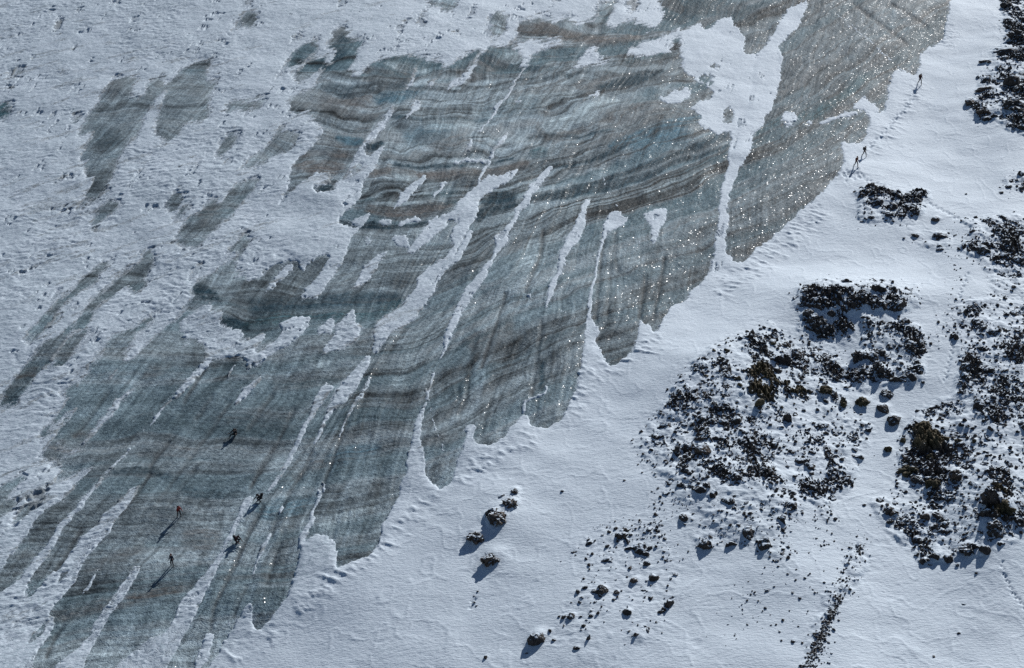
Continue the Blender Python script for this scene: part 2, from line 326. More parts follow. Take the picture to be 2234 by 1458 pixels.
GROOVES = '''502,876 470,925 428,981 379,1049 343,1104
428,1019 395,1066 370,1105
584,876 560,910 543,939
600,972 575,1010 562,1033 546,1066
370,959 343,992 325,1020
466,860 440,895 425,912
597,857 570,895 555,923
643,890 605,967 564,1035
682,981 657,1030 627,1077 605,1127 590,1170
758,917 735,975 715,1027 703,1066
576,1102 546,1157 516,1223 491,1277 466,1332 458,1380
540,1277 520,1320 510,1349
148,1343 125,1385 100,1440
1345,520 1340,560 1350,595
1185,500 1180,560 1145,640
1858,8 1900,40 1945,70 1985,100
1940,10 1990,40 2025,60
1320,500 1308,600 1300,700
1345,500 1330,600 1325,690
1410,600 1400,660 1395,695
1450,560 1440,620 1425,690
1105,640 1085,700 1050,800
1030,790 1015,860 1000,900
1182,700 1175,760 1160,860
330,1030 300,1080 260,1130
460,780 430,830 400,880
240,850 200,900 160,950
180,1150 150,1200 120,1250
620,1150 600,1210 580,1280'''
# ---- rubble fields: density | outline
RUBBLE = '''.62|1875,410 1900,405 1935,420 2030,425 2010,445 2005,475 1985,490 1890,485 1872,440
.64|1735,650 1760,625 1840,618 1900,622 2000,630 2010,650 1995,665 1960,680 1900,680 1850,690 1780,680 1735,665
.62|1745,680 1790,700 1860,690 1865,720 1850,745 1790,760 1760,740
.52|1880,700 1940,700 2010,725 2035,755 2000,800 2010,830 1940,845 1880,860 1840,830 1860,790 1890,760
.42|1545,765 1600,725 1660,712 1700,715 1750,740 1850,760 1850,850 1830,900 1900,920 1880,1000 1860,1050 1800,1100 1720,1080 1640,1090 1560,1080 1480,1060 1400,1020 1390,960 1440,900 1470,850 1490,810
.56|1560,790 1620,770 1720,790 1810,850 1800,900 1700,890 1600,860 1550,830
.6|1560,760 1660,718 1700,722 1720,760 1600,790
.5|1530,940 1580,930 1680,960 1690,1060 1560,1070 1520,1000
.26|1440,1060 1700,1060 1700,1120 1640,1200 1540,1200 1480,1110
.45|2110,490 2234,480 2560,480 2560,640 2240,700 2560,760 2560,1150 2240,1150 2180,1190 2100,1220 2000,1230 1990,1190 1930,1150 1960,1050 1960,960 2010,900 2090,860 2100,780 2060,720 2100,660 2180,640 2150,600 2120,560
.62|2110,500 2180,490 2234,520 2234,560 2150,570 2110,545
.6|2140,700 2234,690 2234,860 2140,850 2100,800
.66|1990,935 2040,935 2070,965 2050,992 2000,990 1985,960
.66|2150,1060 2210,1060 2210,1100 2190,1150 2155,1170 2145,1110
.6|1960,1010 2040,1000 2050,1040 2070,1070 2020,1075 1975,1050
.66|2190,-260 2560,-260 2560,300 2234,300 2190,270 2130,265 2110,230 2150,200 2140,170 2190,100
.09|1280,1185 1345,1155 1440,1150 1480,1220 1470,1330 1440,1380 1380,1370 1350,1330 1260,1400 1200,1400 1230,1330 1270,1280 1260,1210
.26|1810,1360 1800,1310 1850,1270 1850,1220 1880,1180 1900,1230 1870,1280 1830,1340
.3|1822,1308 1832,1310 1812,1352 1795,1385 1778,1425 1768,1458 1760,1560 1745,1560 1752,1440 1768,1395 1790,1352
.5|2190,400 2234,385 2560,390 2560,430 2190,425
.3|1985,515 2020,512 2060,505 2090,550 2040,555
.3|1062,1130 1080,1110 1100,1100 1118,1072 1135,1080 1130,1120 1105,1140 1075,1165
.4|1905,1085 1950,1085 1960,1150 1920,1150
.36|1700,1075 1760,1085 1745,1140 1705,1130
.3|1790,1080 1830,1080 1830,1135 1790,1130
.22|1660,1130 1720,1150 1710,1230 1660,1220
.2|1360,1370 1400,1370 1400,1410 1360,1400'''
OLIVE = '''1620,810 1665,800 1700,830 1690,880 1640,875
1700,830 1760,850 1760,870 1720,870
1990,935 2045,935 2065,965 2040,990 2000,985
2160,1060 2200,1070 2200,1110 2170,1140 2155,1100
1770,855 1810,860 1800,870
2300,1000 2400,1000 2400,1080'''
# footprint trails
TRAILS = '''2003,192 1985,222 1962,248 1945,268 1935,285 1920,300 1905,312 1893,328
1855,382 1870,388 1890,396 1905,404 1935,412 1960,424 2010,440 2040,455 2075,475 2110,492
1840,385 1860,392 1845,378 1872,384
2185,1225 2190,1250 2210,1290 2240,1330
2110,600 2095,640 2080,700 2078,760 2060,840
1035,1310 1025,1335'''
RUFFLE = '''640,1335,50 700,1290,60 745,1245,50 800,1225,30 870,1165,40 930,1100,55 960,1080,40
600,1370,40 560,1400,60 500,1440,60
1180,955,60 1120,970,40 1060,1005,50 1000,1060,40
1230,930,30 1290,810,60 1330,790,60
1340,810,30 1400,760,50 1450,740,40
1560,640,50 1640,590,50 1720,530,50 1800,455,40
1900,330,40 1960,270,40 2010,180,30
2080,60,40 2060,100,40'''
FLOW_Y = [-260, 0, 400, 800, 1100, 1458, 1720]
FLOW = [[1080, 830, 460, 80, -200, -500, -760], [1180, 1000, 770, 448, 190, -110, -330], [1290, 1150, 980, 785, 548, 365, 200], [1440, 1300, 1050, 810, 680, 560, 470],
        [1550, 1420, 1180, 945, 865, 740, 650], [1610, 1500, 1290, 1165, 1090, 960, 860], [1700, 1600, 1390, 1285, 1240, 1130, 1050], [1780, 1700, 1580, 1530, 1450, 1350, 1280],
        [1870, 1800, 1680, 1640, 1560, 1500, 1450], [2160, 2100, 2000, 1950, 1900, 1850, 1800]]
FLOW_U = [0, 18, 32, 42, 52, 64, 72, 86, 98, 122]
STR_X = [-320, 0, 300, 600, 900, 1100, 1300, 1500, 1700, 1900, 2300]
STR = [[-200, -200, -200, -200, -190, -180, -180, -200, -300, -420, -700], [40, 40, 40, 40, 40, 50, 85, 60, -40, -160, -420], [200, 200, 200, 200, 210, 190, 140, 110, 40, -80, -330], [340, 340, 340, 350, 372, 350, 295, 250, 150, 20, -240],
       [510, 500, 490, 480, 490, 460, 400, 340, 255, 120, -140], [650, 640, 630, 660, 640, 560, 480, 410, 320, 200, -40], [760, 760, 760, 770, 730, 640, 560, 490, 400, 300, 60], [880, 880, 870, 870, 830, 720, 640, 570, 500, 400, 160],
       [990, 990, 990, 1000, 950, 850, 760, 680, 600, 500, 260], [1120, 1120, 1110, 1110, 1050, 950, 860, 780, 700, 600, 360], [1240, 1240, 1240, 1200, 1140, 1040, 950, 870, 790, 690, 460], [1360, 1360, 1340, 1300, 1230, 1140, 1050, 970, 890, 790, 560],
       [1480, 1480, 1460, 1410, 1340, 1250, 1150, 1080, 1000, 900, 660], [1740, 1740, 1740, 1700, 1640, 1550, 1450, 1380, 1300, 1200, 960]]
# low relief of the ground: x, y, radius x, radius y (photo plan), height in metres
MOUNDS = [(1855, 634, 190, 37, 3.5), (1640, 740, 130, 70, 1.5), (1940, 440, 110, 60, 1.2), (1950, 740, 120, 60, 1.3), (2150, 520, 130, 90, 1.6), (2220, 780, 170, 150, 2.4), (1500, 780, 110, 50, 1.0),
          (2250, 150, 130, 160, 2.5), (1620, 930, 200, 150, 1.2), (2180, 1090, 100, 120, 1.6), (1300, 1280, 150, 140, .5), (1780, 1300, 130, 160, .7), (1100, 1120, 60, 60, .4),
          (1500, 600, 120, 100, -.6), (1150, 1100, 260, 150, -.7), (620, 1400, 200, 100, -.5), (2050, 330, 140, 120, -.5), (1700, 540, 140, 80, -.5)]
GLACIER = '455,1458 560,1372 640,1270 740,1240 850,1115 900,1010 985,1060 1050,975 1200,925 1260,850 1290,760 1340,790 1440,715 1560,590 1610,575 1830,370 1900,250 2000,150 2075,0 2110,-260 -320,-260 -320,1718 300,1718'
# ------------------------------------------------------------ rasterise the plan maps
F = np.ones((MH, MW), f32)
for ln in ICE.split('\n'): paint(F, pts(ln), -1, 2)
for s in SPOTS.split():
    a = [float(t) for t in s.split(',')]
    paint(F, ell(*a), -1, 1.6)
ICEALL = blur(F < 0, 16)
for ln in SNOW.split('\n'):
    s, p = ln.split('|'); paint(F, pts(p), 1, float(s))
for ln in RUN.split('\n'):
    p = pts3(ln)
    if p[0][2] < 2.5: paint(F, ribbon([(x, y, w * 1.3) for x, y, w in p]), .75, 1)  # finest ribbons: white glints on cracks, painted as hairline snow
    else: paint(F, ribbon([(x, y, w * 1.6) for x, y, w in p]), .9, 1.6)
for ln in ICE2.split('\n'): paint(F, pts(ln), -1, 2)
for ln in SOFTICE.split('\n'): paint(F, pts(ln), -.6, 5)
GL = np.zeros((MH, MW), f32)
paint(GL, pts(GLACIER), 1, 10)
M16 = ICEALL; M60 = blur(GL, 34); M140 = blur(GL, 110)
D = np.zeros((MH, MW), f32)
for ln in RUBBLE.split('\n'):
    s, p = ln.split('|'); paint(D, pts(p), float(s), 7)
OL = np.zeros((MH, MW), f32)
for ln in OLIVE.split('\n'): paint(OL, pts(ln), 1, 5)
RUF = np.zeros((MH, MW), f32)
for ln in RUFFLE.split('\n'): paint(RUF, ribbon(pts3(ln)), 1, 7)
RAG = np.zeros((MH, MW), f32)
paint(RAG, pts('-320,-260 1500,-260 1500,120 1300,140 1050,180 620,350 600,520 480,700 380,740 180,1050 -320,1400'), 1, 40)
TRK = np.zeros((MH, MW), f32)
tr = random.Random(3)
for ln in TRAILS.split('\n'):
    p = pts(ln); side = 1
    for (x0, y0), (x1, y1) in zip(p, p[1:]):
        L = math.hypot(x1 - x0, y1 - y0); n = max(1, int(L / 6.5))
        for k in range(n):
            t = k / n; side = -side
            x = x0 + (x1 - x0) * t - (y1 - y0) / L * side * 1.7 + tr.uniform(-.8, .8)
            y = y0 + (y1 - y0) * t + (x1 - x0) / L * side * 1.7 + tr.uniform(-.8, .8)
            paint(TRK, ell(x, y, tr.uniform(2.2, 3.2), tr.uniform(1.5, 2.1), -.5), 1, 1)
# tracks round the two walkers
for k in range(26):
    paint(TRK, ell(tr.gauss(1858, 14), tr.gauss(388, 6), 2.6, 1.7, -.3), 1, 1)
COLM = np.zeros((MH, MW, 4), f32)
for c, op, p in BANDS:
    p = pts3(p); pad = 0
    w = sum(q[2] for q in p) / len(p)
    poly = ribbon([(a, b, e * 1.35 + 1.5) for a, b, e in p])
    m, x0, y0 = fill(poly, 4 * w * .3 + 8)
    m = np.clip(blur(m, max(1, w * .2)) * op * 1.15, 0, 1)[..., None]
    v = COLM[y0:y0 + m.shape[0], x0:x0 + m.shape[1]]
    v[..., :3] = v[..., :3] + (np.array(c, f32) - v[..., :3]) * np.where(v[..., 3:] < .01, 1, m)
    v[..., 3:] = 1 - (1 - v[..., 3:]) * (1 - m)
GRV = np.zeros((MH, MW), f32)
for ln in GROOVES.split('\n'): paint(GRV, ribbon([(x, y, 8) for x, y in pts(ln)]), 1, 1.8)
# bright snow filled runnels also sit in shallow grooves
HM = np.zeros((MH, MW), f32)
yy, xx = np.mgrid[0:MH, 0:MW].astype(f32); xx -= MX; yy -= MY
for (mx, my, rx, ry, h) in MOUNDS:
    HM += h * np.exp(-((xx - mx) / rx) ** 2 - ((yy - my) / np.where(yy > my, ry * 1.9, ry)) ** 2)
HM += .12 * M16 + .9 * blur(GL, 60)
TW = np.clip((1750 - xx) / 1500, 0, 1); TW = TW * TW * (3 - 2 * TW)
UM = np.zeros((MH, MW), f32); VM = np.zeros((MH, MW), f32)
FL = np.array(FLOW, float); xs_ = np.arange(MW) - MX; ys_ = np.arange(MH) - MY
for j in range(MH):
    xr = np.array([np.interp(ys_[j], FLOW_Y, FL[i]) for i in range(len(FL))])
    u = np.interp(xs_, xr, FLOW_U)
    u = np.where(xs_ < xr[0], FLOW_U[0] + (xs_ - xr[0]) * .075, u); u = np.where(xs_ > xr[-1], FLOW_U[-1] + (xs_ - xr[-1]) * .075, u)
    UM[j] = u
ST = np.array(STR, float)
for i in range(MW):
    yr = np.array([np.interp(xs_[i], STR_X, ST[k]) for k in range(len(ST))])
    VM[:, i] = np.interp(ys_, yr, np.arange(len(ST)))
VM = blur(VM, 10); UM = blur(UM, 8)

def samp(A, px, py):
    x = np.clip(px + MX, 0, MW - 1.001); y = np.clip(py + MY, 0, MH - 1.001)
    x0 = x.astype(np.int32); y0 = y.astype(np.int32)
    fx = (x - x0).astype(f32); fy = (y - y0).astype(f32)
    if A.ndim == 3: fx = fx[..., None]; fy = fy[..., None]
    return (A[y0, x0] * (1 - fx) + A[y0, x0 + 1] * fx) * (1 - fy) + (A[y0 + 1, x0] * (1 - fx) + A[y0 + 1, x0 + 1] * fx) * fy

# ------------------------------------------------------------ ground grid (metres): fine where the photo looks, stretched beyond
def grow(start, step, n, k): return [start + sum(step * k ** j for j in range(i + 1)) for i in range(n)]
X = np.arange(-118, 126, .15)
X = np.concatenate([np.array(grow(X[0], -.3, 24, 1.28))[::-1], X, np.array(grow(X[-1], .3, 24, 1.28))])
Y = [118.]
while Y[-1] < 392: Y.append(Y[-1] + .14 + .17 * (Y[-1] - 118) / 230)
Y = np.array(Y)
Y = np.concatenate([np.array(grow(Y[0], -.25, 20, 1.24))[::-1], Y, np.array(grow(Y[-1], .5, 22, 1.27))])
NX, NY = len(X), len(Y)
print('grid', NX, NY)
GX, GY = np.meshgrid(X.astype(f32), Y.astype(f32))
cp, sp = math.cos(PITCH), math.sin(PITCH)
def project(x, y, z):
    dz = z - CAM_H
    dep = np.maximum(y * cp - dz * sp, 5)
    return CX + FPX * x / dep, CY - FPX * (y * sp + dz * cp) / dep
sx_, sy_ = math.sin(SUN_AZ), math.cos(SUN_AZ)
Z = np.zeros_like(GX)
for it in range(7):
    PX, PY = project(GX, GY, Z)
    Zn = samp(HM, PX, PY) + TILT * samp(TW, PX, PY) * np.clip(GX * sx_ + (GY - 200) * sy_, -80, 120)
    Z = Z * .3 + Zn * .7
Z = Z.astype(f32)
far = np.hypot(GX, GY - 230)
Z += 14 * sstep(150, 420, far) * (.5 + .5 * vn(GX / 140, GY / 140, 5))
PX, PY = project(GX, GY, Z)
PX = PX.astype(f32); PY = PY.astype(f32)
Z += .35 * fbm(GX / 22, GY / 22, 3, 3) + .12 * fbm(GX / 6, GY / 6, 4, 2)
U = samp(UM, PX, PY); V = samp(VM, PX, PY); W = (PY * .075).astype(f32)
Uw = U + .5 * fbm(GX / 7, GY / 7, 8, 2)
Vw = V * 8 + .8 * fbm(GX / 9, GY / 9, 9, 3)

# ---- snow / ice signed field
wa = 4.2 * fbm(U / .9, W / 4.5, 11, 4, .62)            # edges ragged along the flow
wb = 2.8 * fbm(GX / 1.3, GY / 1.9, 12, 4, .62)
ragg = np.clip(samp(RAG, PX, PY), 0, 1)
dgx = (GX * .80 + GY * .6); dgy = (-GX * .6 + GY * .8)      # streaks swept from upper right to lower left
spe = fbm(dgy / .55, dgx / 2.2, 18, 4, .68)
comb = fbm(dgy / .8, dgx / 9., 19, 4, .62) * (2.5 + 11 * ragg)
QX = PX + wb + wa * .5 + comb * .62; QY = PY + wb * .6 - wa * .8 - comb * .78
S = samp(F, QX, QY)
spk = fbm(GX / .38, GY / .5, 13, 2)
strk = fbm(U / .5, W / 3.0, 14, 3)
SB = samp(blur(F, 9), PX, PY)
edgeband = 1 - np.abs(SB)
S = S + (samp(blur(F, 2.6), QX, QY) - S) * ragg * .5
S = S + spk * (.22 + .34 * edgeband) + (strk * (.35 + .3 * ragg) + spe * (.25 + .75 * ragg)) * edgeband
S0 = (samp(blur(F, 4), QX, QY) + .45 * spe + .25 * strk).astype(f32)
sparse = fbm(GX / 2.6 + .6 * strk, GY / 3.6, 15, 3) + .5 * strk
flk = sstep(1.0, 1.2, sparse) * samp(M60, PX, PY)
S = S - 2.2 * flk * sstep(-.9, 0, spk + .4)
S = S.astype(f32)
wisp = sstep(.50, .95, fbm(dgy / 1.3, dgx / 6.5, 16, 4, .65) + .35 * fbm(GX / 18, GY / 18, 17, 2) + .2) * sstep(.3, .8, samp(M60, PX, PY)) * sstep(1300, 900, PX)
# ---- ice surface
grv = samp(GRV, PX + wb * .4, PY)
run = fbm(Uw * .55, W * .035, 21, 3, .55)
rip = fbm(Uw * 2.2, Vw * .9, 22, 2)
lob = samp(M16, PX, PY)
relief = ((.075 + .05 * sstep(500, 800, PY)) * run + .03 * fbm(Uw * 1.3, W * .09, 24, 2)) * (1 - .55 * sstep(1150, 1450, PX)) - .13 * grv
ZI = Z + relief + .014 * rip + .012 * spk
ZI += .03 * fbm(GX / 1.1, GY / 1.1, 23, 3, .6)
scour = sstep(.6, 1, M := samp(blur(RUF, 2), PX, PY)) if False else 0
# ---- snow surface: wind ripples, drifts, trails
ca, sa = math.cos(R(-14)), math.sin(R(-14))
wx = GX * ca - GY * sa; wy = GX * sa + GY * ca       # sastrugi run nearly across the view
t = wx * .5; tw = wy + .9 * fbm(GX / 3, GY / 3, 31, 2)
sast = fbm(wx / 1.2, tw / .50, 32, 4, .66)
patch = sstep(-.45, .5, fbm(GX / 14, GY / 14, 33, 3))
onice = samp(M60, PX, PY)
left = sstep(1150, 700, PX)
ruf = samp(RUF, PX, PY)
rub = samp(blur(D, 18), PX, PY)
amp = .012 + .045 * patch * onice * left + .04 * onice * left + .016 * patch + .05 * sstep(.02, .3, rub)
cre = np.maximum(0, fbm(GX / 1.3, (GY + .5 * GX) / .75, 35, 3))
cells = np.abs(fbm(GX / 2.2, (GY + .35 * GX) / 1.3, 36, 3))
ZS = Z + amp * sast + ruf * (.17 * cre) + .02 * fbm(GX / .8, GY / .9, 37, 2) * (.3 + onice * .7 + ruf)
# polygonal crust lines in the valley snow
ZS += .05 * np.exp(-(fbm(GX / 4.5, (GY) / 6, 38, 3) / .05) ** 2) * (1 - onice)
ZS = Z + (ZS - Z) * sstep(-.1, .5, S) + relief * sstep(.02, .4, lob) * sstep(1.2, .2, S)
ZS = ZS + (.10 - .045 * ragg) * np.tanh(2.5 * S) + .15 * sstep(.5, .05, lob) * sstep(0, .6, S) + .05 * np.abs(spk) * sstep(.9, .5, S) * sstep(0, .3, S)
trk = samp(TRK, PX, PY)
ZS -= .36 * trk
# ---- rubble ground: stones packed in cells, snow lapping between
dens = samp(D, PX + 14 * fbm(GX / 3.5, GY / 5, 41, 3), PY + 10 * fbm(GX / 3.5, GY / 5, 42, 3))
dens = dens * np.clip(1 + .6 * fbm(GX / 3.0, GY / 5.5, 43, 3), .2, 1.5)
rsel = dens > .02
def stones(x, y, cell, seed, d, rr):
    cx = np.floor(x / cell); cy = np.floor(y / cell)
    best = np.full(x.shape, -.4, f32)
    for i in (-1, 0, 1):
        for j in (-1, 0, 1):
            qx = cx + i; qy = cy + j
            px = (qx + .5 + .42 * hsh(qx, qy, seed)) * cell; py = (qy + .5 + .42 * hsh(qx, qy, seed + 1)) * cell
            on = (hsh(qx, qy, seed + 2) * .5 + .5) < d
            r = cell * rr * (.55 + .45 * hsh(qx, qy, seed + 3) * .9)
            el = 1 + .3 * hsh(qx, qy, seed + 4)
            dx = (x - px) * el; dy = (y - py) / el
            q = 1 - (dx * dx + dy * dy) / (r * r)
            tilt = .35 * (dx * hsh(qx, qy, seed + 5) + dy * hsh(qx, qy, seed + 6))
            h = np.where(on & (q > -1), r * .85 * np.sqrt(np.clip(q, 0, 1)) + np.minimum(q, 0) * r * .6 + tilt, -.4)
            best = np.maximum(best, h)
    return best
ZM = Z - .5
xs1, ys1, d1 = GX[rsel], GY[rsel], dens[rsel]
xw = xs1 + .22 * fbm(xs1 / .8, ys1 / .8, 91, 3, .65); yw = ys1 + .3 * fbm(xs1 / .8, ys1 / .8, 92, 3, .65)
h = np.maximum(stones(xw, yw, 1.5, 51, d1 * .45, .62), stones(xw, yw, .95, 61, d1 * .75, .62))
h = np.maximum(h, stones(xw, yw, 2.6, 55, np.clip(d1 - .3, 0, 1) * .6, .55))
h = np.maximum(h, stones(xw, yw, .5, 71, d1 * .7 + .05, .6))
crag = 1 - 2.2 * np.abs(fbm(xs1 / .95 + .4 * xw, ys1 / 1.6, 84, 5, .7))
h = np.maximum(h, (d1 - .42) * 1.3 + .46 * crag - .11 + .35 * samp(OL, PX, PY)[rsel])
h += .10 * fbm(xs1 / .4, ys1 / .5, 81, 2) + .3 * d1 * fbm(xs1 / 3, ys1 / 3, 82, 2)
ZM[rsel] = Z[rsel] + h * 1.15 + .10
xs1 = xs1 + 0; zs_r = .27 + .16 * fbm(xs1 / 1.7, ys1 / 1.7, 83, 3)
# wind packed drift on the sunny side of the stones
ed = sstep(.02, .30, d1)
ZS[rsel] = Z[rsel] + .25 * (1 - ed) + .02 * ed + ed * np.maximum(.12, zs_r + .10) + .05 * sast[rsel] + .03 * spk[rsel] + ed * np.clip(h, 0, .5) * .22

def hit(px, py, ZZ=None):
    """photo point -> ground point on the grid"""
    ZZ = Z if ZZ is None else ZZ
    a = (px - CX) / FPX; b = (py - CY) / FPX
    dx, dy, dz = a, cp - b * sp, -sp - b * cp
    z = 0.
    for k in range(25):
        t = (z - CAM_H) / dz; x, y = dx * t, dy * t
        i = min(NX - 2, max(0, int(np.searchsorted(X, x)) - 1)); j = min(NY - 2, max(0, int(np.searchsorted(Y, y)) - 1))
        fx = min(1, max(0, (x - X[i]) / (X[i + 1] - X[i]))); fy = min(1, max(0, (y - Y[j]) / (Y[j + 1] - Y[j])))
        zn = (ZZ[j, i] * (1 - fx) + ZZ[j, i + 1] * fx) * (1 - fy) + (ZZ[j + 1, i] * (1 - fx) + ZZ[j + 1, i + 1] * fx) * fy
        z = z * .4 + float(zn) * .6
    return x, y, z
def zat(x, y, ZZ):
    i = min(NX - 2, max(0, int(np.searchsorted(X, x)) - 1)); j = min(NY - 2, max(0, int(np.searchsorted(Y, y)) - 1))
    return float(max(ZZ[j, i], ZZ[j, i + 1], ZZ[j + 1, i]) * .5 + .5 * ZZ[j, i])

